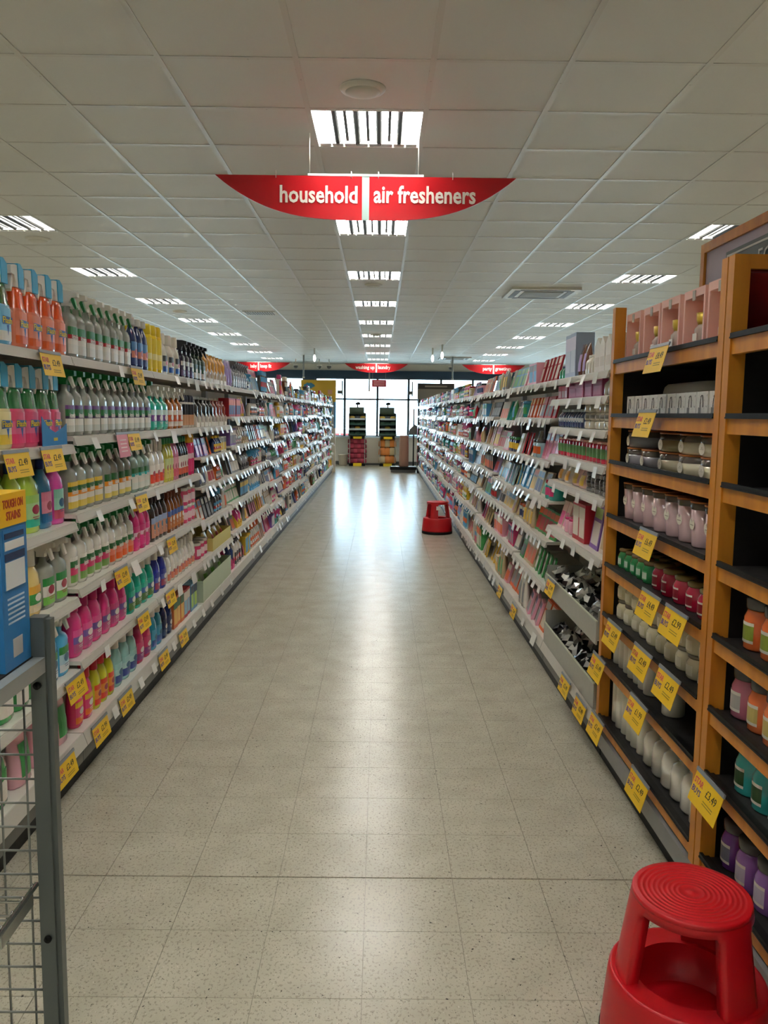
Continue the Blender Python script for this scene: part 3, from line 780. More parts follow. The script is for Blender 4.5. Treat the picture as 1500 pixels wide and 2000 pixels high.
S_pkor = K_bottle('#e23486', '#f0a41e', bands=[(.5,0),(.2,1),(.3,0)], mats=['#e0408c','#f6d7e6'], w=.1, d=.06, h=.25, capw=.8)
S_brown = K_bottle('#341c12', '#241410', bands=[(.7,0),(.3,1)], mats=['#d99a7e','#9fb2d6'], w=.088, d=.06, h=.26)
S_amb2 = K_bottle('#8e4a1c', '#7a3a18', bands=[(.7,0),(.3,1)], mats=['#c8763a','#3e5a9e'], w=.08, d=.06, h=.25)
S_pktub = K_tub('#e04478', '#f1ece6', w=.105, h=.12, band='#f2d2dc')
S_blue = K_spray('#4fb4e4', '#ecebe6', bands=[(.3,0),(.4,1),(.3,2)], mats=['#e4eef0','#bfe2ee','#2f8f48'], w=.11, d=.065, h=.27)
S_pink = K_bottle('#ec3f92', '#c4156a', bands=[(.4,0),(.3,1),(.3,2)], mats=['#c5518e','#7a5fae','#ec5aa2'], w=.122, d=.075, h=.262, capw=.44, neck=True)
S_teal = K_bottle('#1fae93', '#efece4', bands=[(.4,0),(.3,1),(.3,2)], mats=['#5e8a4a','#4a6fae','#27b89c'], w=.12, d=.072, h=.262, capw=.44, neck=True)
S_navy2 = K_bottle('#2b3aa8', '#efece4', bands=[(.4,0),(.3,1),(.3,2)], mats=['#a8476e','#6a7cd0','#2b3aa8'], w=.12, d=.072, h=.262, capw=.44, neck=True)
S_whsm = K_bottle('#efebe2', '#f2efe8', bands=[(.5,0),(.5,1)], mats=['#e88a6e','#f2eee6'], w=.082, d=.06, h=.22, neck=True)
S_pkred = K_bottle('#e6326e', '#cf1d2a', bands=[(.3,0),(.45,1),(.25,2)], mats=['#f0762a','#e84a86','#f2c22a'], w=.105, d=.065, h=.25, capw=.5, neck=True)
S_ygred = K_bottle('#d3d62a', '#cf1d2a', bands=[(.3,0),(.45,1),(.25,2)], mats=['#e8482c','#f09a3a','#e8502c'], w=.09, d=.065, h=.25, capw=.5, neck=True)
S_ptealL = K_bottle('#9fd3d2', '#ece9e0', bands=[(.4,0),(.3,1),(.3,2)], mats=['#3f52a0','#b9e0de','#9fd3d2'], w=.118, d=.07, h=.26, capw=.4, neck=True)
S_crim = K_bottle('#c52a60', '#b01f50', bands=[(.4,0),(.6,1)], mats=['#8a3a80','#cf3a70'], w=.125, d=.075, h=.26, capw=.5, neck=True)
S_blue2 = K_bottle('#2f9fc8', '#ece9e0', bands=[(.4,0),(.6,1)], mats=['#3a62ae','#4fb4d8'], w=.112, d=.07, h=.26, capw=.5, neck=True)
S_navy3 = K_bottle('#1e2c60', '#ece9e0', bands=[(.4,0),(.6,1)], mats=['#36507e','#1e2c60'], w=.1, d=.065, h=.26, capw=.5, neck=True)
S_multi1 = K_box('#e07a4a', '#f0c46a', '#2a6a4a', w=.088, d=.08, h=.2)
S_multi2 = K_box('#cf4a5a', '#9fd0e8', '#ece8de', w=.088, d=.08, h=.19)
S_multi3 = K_box('#7fb2d8', '#b8d86a', '#243a5c', w=.088, d=.08, h=.19)
S_pkpouch = K_pouch('#f0b4c4', '#3f9a52', w=.14, d=.08, h=.24)
S_peach = K_pouch('#f0c09a', '#f3dcae', w=.13, d=.06, h=.22)
S_grnbtl = K_bottle('#2f9a4a', '#e8e5dc', bands=[(.5,0),(.5,1)], mats=['#ece8de','#2f9a4a'], w=.12, d=.07, h=.25)
S_greyspr = K_spray('#8d8f92', '#5a5b5e', bands=[(.5,0),(.5,1)], mats=['#a8aaad','#74767a'], w=.105, d=.06, h=.23)
S_lilac = K_pouch('#b49ad6', '#8a6ac0', w=.12, d=.06, h=.22)
S_orange = K_pouch('#e2652a', '#f0a06a', w=.12, d=.06, h=.22)

B1 = 'by the mesh trolley'; B2 = 'left bay just past the trolley'
def shelfname(k): return ['top shelf', 'second shelf down', 'third shelf down', 'fourth shelf down', 'fifth shelf down', 'base shelf'][k]
Z1 = [1.82, 1.46, 1.136, .815, .50, .212]; Z2 = [1.82, 1.49, 1.165, .845, .53, .212]
def LR(k, y0, y1, sp, desc, **kw):
    z = Z1[k] if y0 < 3.45 else Z2[k]
    run(-1, z, y0, y1, sp, desc, 'left %s' % shelfname(k), **kw)
LR(0, 2.54, 3.02, S_flash_b, 'light blue spray bottle with green neck', rows=2, n=4)
LR(0, 3.03, 3.52, S_flash_o, 'orange spray bottle with blue-backed head', rows=2, n=4)
LR(0, 3.545, 4.42, S_clr_red, 'clear spray bottle with red and green label', rows=2)
LR(0, 4.44, 4.75, S_navy, 'navy bottle with pale cap')
LR(0, 4.76, 5.05, S_yelcan, 'yellow aerosol can', rows=2)
LR(0, 5.07, 5.52, S_whitebl, 'cream bottle with blue lower label')
LR(0, 5.54, 5.89, S_dark, 'dark purple spray bottle')
LR(0, 5.91, 6.27, S_darkg, 'blackish green spray bottle')
LR(0, 6.29, 7.10, S_slot_tan, 'white cut-out carton holding tan packs')
LR(0, 7.14, 7.4, S_lilac, 'lilac pouch'); LR(0, 7.41, 8.2, S_greyspr, 'grey spray bottle')
LR(1, 2.5, 2.98, S_flash_c, 'cream spray bottle with green neck', rows=2)
LR(1, 2.985, 3.45, S_flash_p, 'pink spray bottle with green neck', n=4, rows=2, gap=0)
LR(1, 3.49, 4.76, S_clr_pur, 'clear green-headed spray bottle with purple label', n=12)
LR(1, 4.77, 5.17, S_tealspr, 'teal spray bottle with purple swirl')
LR(1, 5.19, 5.54, S_amber, 'amber spray bottle with white head')
LR(1, 5.56, 5.88, S_dkcan, 'pale can with dark cap')
LR(1, 5.93, 6.6, S_slot_dk, 'white cut-out carton with dark packs'); LR(1, 6.62, 7.1, S_slot_rd, 'white cut-out carton with red packs')
LR(2, 2.4, 3.2, S_green, 'lime green bottle with blue cap', rows=2)
LR(2, 3.205, 3.33, S_bluepk, 'blue bottle with pink label', n=1)
LR(2, 3.335, 3.45, S_magenta, 'magenta bottle with mint label', n=1)
LR(2, 3.49, 3.93, S_clr_yel, 'clear spray bottle with yellow and orange label', n=4)
LR(2, 3.95, 4.39, S_clr_oval, 'clear oval spray bottle with orange band', n=4)
LR(2, 4.40, 4.72, S_clr_teal, 'clear spray bottle with teal band', n=3)
LR(2, 4.74, 5.06, S_whred, 'white bottle with red lower label', n=3)
LR(2, 5.08, 5.27, S_slimyel, 'slim yellow bottle with green cap', n=3)
LR(2, 5.28, 5.41, S_slimpk, 'slim pink bottle with green cap', n=2)
LR(2, 5.42, 5.69, S_slimbk, 'slim black bottle with green cap', n=4)
LR(2, 5.71, 5.88, S_pkcan, 'hot pink can with yellow cap', n=2)
LR(3, 2.5, 3.19, S_cream, 'cream and yellow bottle with green label', rows=2)
LR(3, 3.2, 3.45, S_dettol, 'clear spray bottle with white head and green label', n=2)
LR(3, 3.49, 4.0, S_whgreen, 'white green-headed spray bottle with pink label', n=5)
LR(3, 4.0, 4.4, S_whgreen2, 'white green-headed spray bottle with orange label', n=4)
LR(3, 4.42, 4.73, S_pkor, 'pink bottle with orange cap', n=3)
LR(3, 4.74, 5.1, S_brown, 'dark brown bottle', n=4)
LR(3, 5.12, 5.54, S_amb2, 'amber brown bottle', n=5)
LR(3, 5.56, 5.89, S_pktub, 'pink tub with white lid stacked in pairs', n=3, stack=2, sh=.121)
LR(4, 2.5, 3.19, S_grnbtl, 'green bottle behind the trolley')
LR(4, 3.2, 3.45, S_blue, 'sky blue spray bottle with white head', n=2)
LR(4, 3.49, 4.27, S_pink, 'hot pink bottle with magenta cap', n=6)
LR(4, 4.28, 4.79, S_teal, 'teal bottle with white cap', n=4)
LR(4, 4.8, 5.06, S_navy2, 'royal blue bottle with white cap', n=2)
LR(4, 5.08, 5.86, S_whsm, 'small white bottle with peach label', n=8, rows=2)
LR(4, 5.93, 6.3, S_pktub, 'pink tub with white lid')
LR(5, 2.4, 2.85, S_grnbtl, 'green bottle seen through the trolley mesh')
LR(5, 2.88, 3.44, S_pkpouch, 'pale pink pouch with green oval')
LR(5, 3.49, 3.72, S_pkred, 'pink bottle with red cap', n=2)
LR(5, 3.73, 4.02, S_ygred, 'yellow-green bottle with red cap', n=3)
LR(5, 4.04, 4.41, S_ptealL, 'pale aqua bottle with white cap', n=3)
LR(5, 4.43, 4.69, S_crim, 'crimson bottle', n=2)
LR(5, 4.7, 4.94, S_blue2, 'bright blue bottle with white cap', n=2)
LR(5, 4.95, 5.17, S_navy3, 'navy bottle with white cap', n=2)
LR(5, 5.19, 5.46, S_multi1, 'orange printed carton', n=3); LR(5, 5.47, 5.65, S_multi2, 'red printed carton', n=2); LR(5, 5.66, 5.86, S_multi3, 'blue printed carton', n=2)

def tray(side, z, y0, y1, col, h, lab, d=.14, h2=None):
    L = y1-y0; s = -1 if side < 0 else 1
    mb = MB(); t = .004; h2 = h2 or h
    def bx(a, b, c, e, f, g):
        x0, x1 = sorted((s*a, s*b)); mb.box(x0, x1, c, e, f, g)
    bx(0, t, -L/2, L/2, 0, h); bx(d-t, d, -L/2, L/2, 0, h2); bx(t, d-t, -L/2, -L/2+t, 0, h2); bx(t, d-t, L/2-t, L/2, 0, h2); bx(t, d-t, -L/2+t, L/2-t, 0, t)
    X = XL-.004 if side < 0 else XR+.004
    return tag(mb.build('display_tray', M(col, .45), None, (X, (y0+y1)/2, z+.0005)), lab, 'tray')
# blue scooped tray in front of the pink sprays
t = MB(); t.prism([(3.19, 0), (3.44, 0), (3.44, .085), (3.40, .07), (3.32, .05), (3.25, .07), (3.19, .115)], -1.2935, -1.2915, 'x')
tr = tag(t.build('display_tray', M('#2f86c4', .45), None, (0, 0, 1.4605)), 'blue scooped cardboard tray holding pink spray bottles', 'tray')
MB().box(0, .0006, -.02, .02, 0, .012).build('printed_logo', M('#f0d020'), tr, (-1.2915, 3.32, .018))
tray(-1, .212, 5.95, 7.08, '#b9c8ac', .16, 'pale green cardboard tray on the left base shelf', .3)
tray(-1, .53, 6.32, 7.08, '#cbbf6a', .1, 'yellow flowered cardboard tray on the left fifth shelf', .3)
for k in range(4): run(-1, .2165, 6.0+.26*k, 6.22+.26*k, K_pouch('#dfe8d4', '#7ab648', w=.2, d=.12, h=.2), 'white and green pouch', 'in green tray, %s from near end' % ORD[k+1], n=1, set_back=.05)
for k in range(4): run(-1, .5345, 6.34+.185*k, 6.5+.185*k, K_pouch('#e8d27a', '#c9482e', w=.14, d=.1, h=.13), 'yellow flowered pouch', 'in yellow tray, %s from near end' % ORD[k+1], n=1, set_back=.05)

# ------------------------------------------------------------------ further shelves: mixed stock
NAMES = {'#ece8de': 'white', '#d9d2c0': 'cream', '#3b3a3c': 'black', '#8a8c8e': 'grey', '#c9b48c': 'kraft', '#d4407e': 'pink', '#e9a9bd': 'pale pink', '#e0662e': 'orange', '#e6bf3a': 'yellow',
         '#3f9a52': 'green', '#9cc36a': 'lime', '#2fa39a': 'teal', '#4f9fd0': 'blue', '#27386e': 'navy', '#7d5aa8': 'purple', '#b9a3d6': 'lilac', '#b3222e': 'red', '#6b3a22': 'brown', '#9fc8d8': 'pale blue'}
HEX = list(NAMES)
PALL = ['#ece8de']*5 + ['#d9d2c0']*4 + ['#3b3a3c']*3 + ['#8a8c8e']*4 + ['#c9b48c']*2 + ['#d4407e','#e0662e','#e0662e','#e6bf3a','#3f9a52','#9cc36a','#2fa39a','#4f9fd0','#27386e','#7d5aa8','#b3222e','#6b3a22']
PALR = ['#ece8de']*5 + ['#d9d2c0']*4 + ['#c9b48c']*4 + ['#8a8c8e']*2 + ['#3b3a3c']*2 + ['#e9a9bd']*3 + ['#d4407e','#e0662e','#e6bf3a','#3f9a52','#2fa39a','#9fc8d8','#4f9fd0','#b9a3d6','#b3222e','#27386e','#6b3a22']
PALF = ['#ece8de']*3 + ['#9fc8d8']*3 + ['#4f9fd0']*3 + ['#2fa39a','#3f9a52','#e9a9bd','#d4407e','#e0662e','#e6bf3a','#7d5aa8','#b9a3d6','#27386e','#8a8c8e','#d9d2c0']
ACC = ['#ece8de','#ece8de','#d9d2c0','#e6bf3a','#d4407e','#4f9fd0','#27386e','#3b3a3c','#b3222e','#8a8c8e','#3f9a52','#e0662e']
KN = {'spray': 'spray bottle', 'bottle': 'bottle', 'tall': 'slim bottle', 'can': 'aerosol can', 'box': 'carton', 'pouch': 'pouch', 'tub': 'tub', 'flat': 'leaning pack', 'slot': 'cut-out carton', 'card': 'leaning card pack', 'jar': 'jar'}
CACHE = {}
def rand_spec(kind, col, hmax, rnd):
    acc = rnd.choice([a for a in ACC if a != col]); acc2 = rnd.choice(ACC)
    hq = max(.07, round(min(hmax, rnd.choice((.16, .2, .24, .27)))*50)/50)
    if hq > hmax: hq = hmax
    key = (kind, col, acc, round(hq, 3))
    if key in CACHE: return CACHE[key]
    b2 = dict(bands=[(.3, 0), (.35, 1), (.35, 2)], mats=[acc, acc2, acc])
    if kind == 'spray': sp = K_spray(col, rnd.choice(('#ece8de', '#3b3a3c', '#d4407e', '#4f9fd0')), w=.1, h=max(.16, hq), **b2)
    elif kind == 'bottle': sp = K_bottle(col, acc, w=.1, d=.065, h=hq, neck=rnd.random() < .4, **b2)
    elif kind == 'tall': sp = K_bottle(col, acc, w=.062, d=.058, h=hq, name='slim_bottle', **b2)
    elif kind == 'can': sp = K_can(col, acc, w=.064, h=hq, **b2)
    elif kind == 'box': sp = K_box(col, acc, acc2, w=rnd.choice((.08, .11, .15)), d=.09, h=hq*.9)
    elif kind == 'pouch': sp = K_pouch(col, acc, w=.12, d=.06, h=hq)
    elif kind == 'tub': sp = K_tub(col, acc, w=.1, h=min(.12, hq), band=acc2)
    elif kind == 'jar': sp = K_tub(col, '#8a8c8e', w=.075, h=min(.11, hq), band='#ece8de', name='jar', cat='jar')
    elif kind == 'flat': sp = K_flat(col, acc, w=.11, h=hq, lean=.25, two=acc2)
    elif kind == 'card': sp = K_flat(col, acc, w=.15, h=hq, d=.02, lean=.3, two=acc2, name='card_pack')
    elif kind == 'slot': sp = K_slot(col, acc, w=.11, h=hq)
    CACHE[key] = sp; return sp
def fill(side, name, k, nlev, z, gap, y0, y1, kinds, pal, rnd, nshelf=None):
    y = y0+.02; used = set(); sname = 'base' if k == nlev else ORD[k+1]
    while y < y1-.09:
        for _ in range(20):
            kind = rnd.choice(kinds); col = rnd.choice(pal)
            if (kind, col) not in used: break
        used.add((kind, col))
        sp = rand_spec(kind, col, gap-.03, rnd)
        n = rnd.randint(2, 5) if sp['w'] < .12 else rnd.randint(1, 3)
        L = min(n*(sp['w']+.008), y1-.012-y)
        n = int(L/(sp['w']+.002))
        if n < 1: break
        L = n*(sp['w']+.008)
        if y+L > y1-.004: L = y1-.004-y
        pl = '%s %s, %s shelf' % (NAMES[col], KN[kind], sname)
        run(side, z, y, y+L, sp, pl, name, n=n, gap=.002, set_back=rnd.uniform(.012, .03), jit=.04, skew=(rnd.uniform(-.35, .2)*side if kind in ('flat', 'card') else 0)*.5)
        if k < nlev:
            for q in range(max(1, round(L/.16))): ticket(side, y+L*(q+.5)/max(1, round(L/.16))+rnd.uniform(-.02, .02), z-.008, rnd.uniform(-.25, .25), rnd.uniform(.15, .5), rnd.random() < .15)
        elif rnd.random() < .7: ticket(side, y+L*.5, z-.005, rnd.uniform(-.1, .1), .3, rnd.random() < .4)
        y += L+rnd.uniform(.004, .018)
def zgap(levels, k):
    return .30 if k == 0 else levels[k-1]-.05-(levels[k] if k < len(levels) else .212)
MIXL = ['flat', 'flat', 'flat', 'card', 'box', 'pouch', 'bottle', 'tall', 'slot', 'can', 'spray']
MIXR1 = ['card', 'card', 'card', 'flat', 'flat', 'box', 'pouch', 'tub']
MIXF = ['bottle', 'bottle', 'tall', 'can', 'pouch', 'box', 'spray', 'flat']
rl = random.Random(11)
for i in range(3, 17):
    lv = LEFT_LEVELS[i]; nm = '%s left bay' % ORD[i+1]
    for k in range(len(lv)+1):
        z = lv[k] if k < len(lv) else .212
        y0, y1 = LB[i], LEND[i]
        if i == 3:
            if k in (0, 1, 6): continue
            if k == 5: continue
        if i == 4 and k == 0: y0 = 8.2
        fill(-1, nm, k, len(lv), z, zgap(lv, k), y0, y1, MIXL if i > 3 else ['pouch', 'bottle', 'box', 'flat', 'tall'], PALL, rl)
rr = random.Random(23)
for i in range(1, 15):
    lv = RIGHT_LEVELS[i]; nm = '%s right bay' % ORD[i+1]
    for k in range(len(lv)+1):
        z = lv[k] if k < len(lv) else .212
        fill(1, nm, k, len(lv), z, zgap(lv, k) if k else .2, RB[i], RB[i]+1.25, MIXR1 if i < 5 else MIXF, PALR if i < 6 else PALF, rr)

for side, nm in ((-1, 'left'), (1, 'right')):
    V, Fc, Mi, Ms = STOCK[side]
    me = bpy.data.meshes.new('distant_stock'); me.from_pydata(V, [], Fc)
    for m_ in Ms: me.materials.append(m_)
    me.polygons.foreach_set('material_index', Mi); me.update()
    tag(obj('distant_stock', me), 'countless tiny bottles and packs at the far end of the %s shelves' % nm, 'shelf stock', kind='stuff')

# first metal bay on the right
PR = 'first right metal bay'
def RR(z, y0, y1, sp, desc, **kw): run(1, z, y0, y1, sp, desc, PR, **kw)
hp = MB(); hp.prism([(-.045, 0), (.045, 0), (.045, .13), (0, .17), (-.045, .13)], -.05, .05, 'x')
S_house = dict(cat='carton', pcs=[('house_carton', hp, [M('#ebe7de', .45)]), ('printed_panel', MB().box(.05, .0508, -.03, .03, .03, .075), [M('#d8d2c6', .45)])], w=.092, d=.1, text=None)
RR(1.81, 3.79, 4.18, S_house, 'white gabled carton on the top shelf', n=4)
RR(1.81, 4.2, 4.36, K_bottle('#e9e4d8', '#ece8de', w=.05, d=.05, h=.1), 'tiny white bottle on the top shelf', n=3)
RR(1.81, 4.37, 4.55, K_pouch('#7a4a38', '#b9a3d6', w=.09, d=.06, h=.17), 'brown and lilac pouch on the top shelf', n=2)
RR(1.81, 4.56, 4.84, K_box('#9fb0cc', '#c9d2e2', '#d9d2e6', w=.13, d=.1, h=.24), 'pale blue gift box on the top shelf', n=2)
RR(1.81, 4.85, 5.0, K_bottle('#2f9a72', '#27386e', w=.07, d=.06, h=.08), 'small green bottle on the top shelf', n=2)
RR(1.695, 3.79, 4.0, K_bottle('#e4e0d6', '#c9c2b6', w=.06, d=.06, h=.09), 'small cream bottle on the second shelf', n=3)
RR(1.695, 4.02, 4.72, K_box('#b0507a', '#c878a0', '#9a3a66', w=.16, d=.14, h=.085), 'mauve flat box on the second shelf', n=4)
RR(1.695, 4.74, 4.98, K_box('#c04a5e', '#e8c8d0', None, w=.072, d=.08, h=.075), 'small crimson carton on the second shelf', n=3)
RR(1.535, 3.79, 4.36, K_roll('#d6cfc0', '#ffffff', w=.088, h=.125), 'wrapped stack of cream candles on the third shelf', n=6)
RR(1.535, 4.38, 4.98, K_bottle('#4a5878', '#d8dde2', w=.055, d=.055, h=.1, bands=[(.5,0),(.5,1)], mats=['#27386e','#d8dde2']), 'small steel blue bottle on the third shelf', n=10)
RR(1.372, 3.79, 4.98, K_tub('#d02a48', '#e8a49a', w=.07, h=.105, band='#6a9a5e', name='jar', cat='jar', lidh=.12), 'small red jar with green label on the fourth shelf', n=16)
RR(1.22, 3.79, 4.27, K_roll('#74706f', '#333333', w=.07, h=.1, n=4, band='#5a5656'), 'dark grey candle stack on the fifth shelf', n=6)
RR(1.22, 4.29, 4.62, K_pouch('#e6b9b0', '#e6bf3a', w=.155, d=.09, h=.1), 'pink and yellow flowered pack on the fifth shelf', n=2)
RR(1.22, 4.64, 4.98, K_pouch('#ded6cf', '#e0a13a', w=.16, d=.09, h=.1), 'white shrink-wrapped pack on the fifth shelf', n=2)
RR(.94, 3.79, 4.0, K_flat('#e6ddd2', '#c9b48c', w=.19, h=.22, lean=.15, two='#e0a0a8'), 'cream floral card on the sixth shelf', n=1)
RR(.94, 4.01, 4.2, K_flat('#7a4fa0', '#e6ddd2', w=.18, h=.22, lean=.15, two='#9cc36a'), 'purple gift bag on the sixth shelf', n=1)
RR(.94, 4.24, 4.5, K_box('#b3222e', '#e8e0d4', '#d9d2c0', w=.12, d=.09, h=.2), 'red and cream carton on the sixth shelf', n=2)
RR(.94, 4.55, 4.75, K_tub('#e9a9bd', '#d4407e', w=.09, h=.09), 'pink tub on the sixth shelf', n=2)
RR(.94, 4.77, 4.98, K_flat('#e9c9bd', '#d4407e', w=.1, h=.16, lean=.3), 'pale pink leaning pack on the sixth shelf', n=2)
for q, (z, hz) in enumerate(((.55, .09), (.2125, .125))):
    nm = 'upper' if q == 0 else 'lower'
    t = tag(empty('dump_bin', (XR, 4.4, z)), '%s grey steel bin of shiny bags beside the wooden unit' % nm, 'bin')
    MB().box(.002, .42, -.6, .6, 0, .004).build('bin_floor', SHELFW, t)
    MB().box(-.006, .002, -.6, .6, -.02 if q == 0 else 0, hz).build('bin_front', M('#a8a99f', .35, .2), t)
    MB().box(-.008, .0, -.6, .6, hz, hz+.006).build('front_rail', M('#c5cbb4', .3), t)
    MB().box(.002, .42, .596, .6, .004, hz*1.6).build('bin_end', M('#a8a99f', .35, .2), t)
    MB().box(.002, .42, -.6, -.596, .004, hz*1.6).build('bin_end', M('#a8a99f', .35, .2), t)
    lr = random.Random(5+q)
    SP = [K_lump('#c9c9c4', '#1c1c1e', w=.115, d=.1, h=.065, seed=s) for s in range(5)] + [K_lump('#2a2a2c', '#dededa', w=.115, d=.1, h=.065, seed=9+s) for s in range(3)]
    for layer in range(2):
        for a in range(3):
            for b in range(8):
                sp = SP[lr.randrange(len(SP))]
                inst(sp, (XR+.075+.125*a+lr.uniform(-.008, .008), 3.87+.145*b+lr.uniform(-.01, .01), z+.005+.078*layer), lr.uniform(0, 6), 'crumpled tealight bag in %s steel bin, %s layer, %s row, %s from camera' % (nm, ('bottom', 'top')[layer], ('front', 'middle', 'back')[a], 'nearest' if b == 0 else ORD[b+1]), 'tealight bags in the %s bin' % nm, True)

# ------------------------------------------------------------------ wooden candle units on the right
WZ = [1.81, 1.575, 1.37, 1.13, .905, .675, .465, .19]
REDGLASS = glass_material('tinted_acrylic', '#c88080')
def wooden_unit(y0, y1, label, top=False):
    t = tag(empty('wooden_display_unit', (1.03, (y0+y1)/2, 0)), label, 'display unit'); L = y1-y0
    pw = .042
    pm = MB().box(0, .048, -pw/2, pw/2, .10, 2.075).mesh('post', WOOD)
    for s in (-1, 1): obj('post', pm, t, (0, s*(L/2-pw/2-.0015), 0))
    iw = L-2*pw-.004
    fm = MB().box(.006, .03, -iw/2, iw/2, -.024, .022).mesh('shelf_front', WOOD)
    rm = MB().box(-.004, .03, -iw/2, iw/2, .022, .027).box(-.002, .008, -iw/2, iw/2, .027, .038).mesh('shelf_rail', BLACK)
    sm = MB().box(.03, .42, -iw/2, iw/2, 0, .022).mesh('shelf_board', DARKP)
    for z in WZ:
        o = obj('shelf_front', fm, t, (0, 0, z)); obj('shelf_rail', rm, o); obj('shelf_board', sm, o)
    MB().box(.425, .44, -L/2+.002, L/2-.002, .1, 2.0).build('back_panel', DARKP, t)
    for s in (-1, 1): MB().box(.05, .425, s*(L/2-.01)-.006, s*(L/2-.01)+.006, .1, 1.83).build('side_panel', DARKP, t)
    if top:
        for s in (-1, 1):
            yy = s*(L/2-pw/2-.0015)
            MB().box(.048, .39, yy-pw/2, yy+pw/2, 2.033, 2.075).build('side_rail', WOOD, t)
            MB().box(.048, .39, yy-.003, yy+.003, 1.835, 2.033).build('side_glass', REDGLASS, t)
    MB().box(-.005, .44, -L/2, L/2, .085, .155).build('base_deck', M('#8b8d8c', .4, .3), t)
    MB().box(.03, .44, -L/2, L/2, 0, .085).build('kick_plate', BLACK, t)
    return t
wooden_unit(2.535, 3.765, 'oak-fronted candle shelf unit filled with pink boxes and white candles')
wooden_unit(1.30, 2.53, 'nearest oak-fronted candle unit at the right picture edge', top=True)
hd = tag(empty('header_board', (1.43, 2.63, 2.0)), 'oak framed grey header board lettered above the candle units', 'sign')
MB().box(0, .04, 1.155, 1.195, .003, .365).build('frame_post', WOOD, hd); MB().box(0, .04, -1.3, -1.26, .003, .365).build('frame_post', WOOD, hd)
MB().box(0, .04, -1.26, 1.155, .325, .365).build('frame_rail', WOOD, hd)
MB().box(.012, .03, -1.26, 1.155, 0.003, .325).build('backing_board', M('#b9aebd', .5), hd)
MB().box(.006, .012, -1.2, .93, -.02, .285).build('chalk_panel', M('#5b615f', .5), hd)
MB().box(.004, .006, -1.18, .915, .262, .27).build('border_line', M('#e4e4de', .5), hd); MB().box(.004, .006, .905, .915, -.02, .262).build('border_line', M('#e4e4de', .5), hd)
obj('lettering', text_mesh('FOR', .1, M('#e9e9e3', .5), 0, .001), hd, (.003, .53, .2), math.pi)

# contents of the wooden unit
def WR(zi, y0, y1, sp, desc, place, **kw):
    global XR
    keep = XR; XR = 1.075
    run(1, (WZ[zi]+.0225) if isinstance(zi, int) else zi, y0, y1, sp, desc, place, **kw)
    XR = keep
PB = '#f6c3b6'
gb = MB(); w, d, h = .195, .14, .205
fx = d/2-.075
gb.box(-d/2, d/2, -w/2, -w/2+.012, 0, h).box(-d/2, d/2, w/2-.012, w/2, 0, h).box(-d/2, d/2, -w/2+.012, w/2-.012, 0, .012).box(-d/2, d/2, -w/2+.012, w/2-.012, h-.028, h).box(-d/2, fx, -w/2+.012, w/2-.012, .012, h-.028)
S_gift = dict(cat='gift box', w=w, d=d, text=None, pcs=[('gift_box', gb, [M(PB, .4)]),
    ('diffuser_jar', MB().lathe([(.0125,.9),(.02,1),(.07,1),(.085,.6)], .06, .06, 12, cx=.0325), [M('#e6d9cf', .1, trans=.3)]),
    ('gold_lid', MB().lathe([(.085,.8),(.1,1),(.125,1.05)], .05, .05, 12, cx=.0325), [M('#e6c84e', .3, .3)]),
    ('jar_label', MB().box(.0625, .064, -.018, .018, .03, .055), [M('#f3ede6')]),
    ('hang_tab', MB().box(d/2, d/2+.003, -.012, .012, h-.04, h-.006), [M('#b8b0a4', .3)]),
    ('printed_stripe', MB().box(-d/2-.001, d/2-.02, -w/2-.0006, -w/2, h*.5, h*.62), [M('#d8707e')])])
WR(0, 2.80, 3.71, S_gift, 'pink window gift box with a gold-lidded jar', 'row on top of the candle unit', n=4, near=True, jit=.01, set_back=.0)
WR(0, 2.585, 2.785, S_gift, 'pink window gift box with a gold-lidded jar', 'set apart beside the oak post', n=1, near=True, jit=.01, set_back=.0)
lp = MB(); lp.tube([(.047, .0+.012*math.cos(a), .042+.034*math.sin(a)) for a in [math.pi*(k/8)*1.0-.2 for k in range(10)]], .0012, 4)
WHB = noise_mix('speckled_white_card', '#8f8d88', '#e6e6e2', 90, .45, 2, .30, .36)
S_wbox = dict(cat='gift box', w=.092, d=.09, text=None, pcs=[('white_gift_box', MB().box(-.045, .045, -.046, .046, 0, .088), [WHB]), ('loop_cord', lp, [INK]), ('barcode', MB().box(.045, .0456, -.03, -.01, .01, .035), [M('#6a6a68')])])
WR(1, 2.64, 3.64, S_wbox, 'white speckled gift box with a black loop', 'second oak shelf', n=10, near=True, jit=.02, set_back=.0)
mb = MB(); mb.lathe([(0,.93,0),(.01,1,0),(.11,1,0),(.13,.96,0),(.14,.88,0)], .56, .16, 24, 5)
tag(mb.build('storage_tub', M('#d2cdc6', .3), None, (1.29, 3.38, WZ[1]+.0225)), 'large pale rounded tub lying behind the white gift boxes', 'tub')
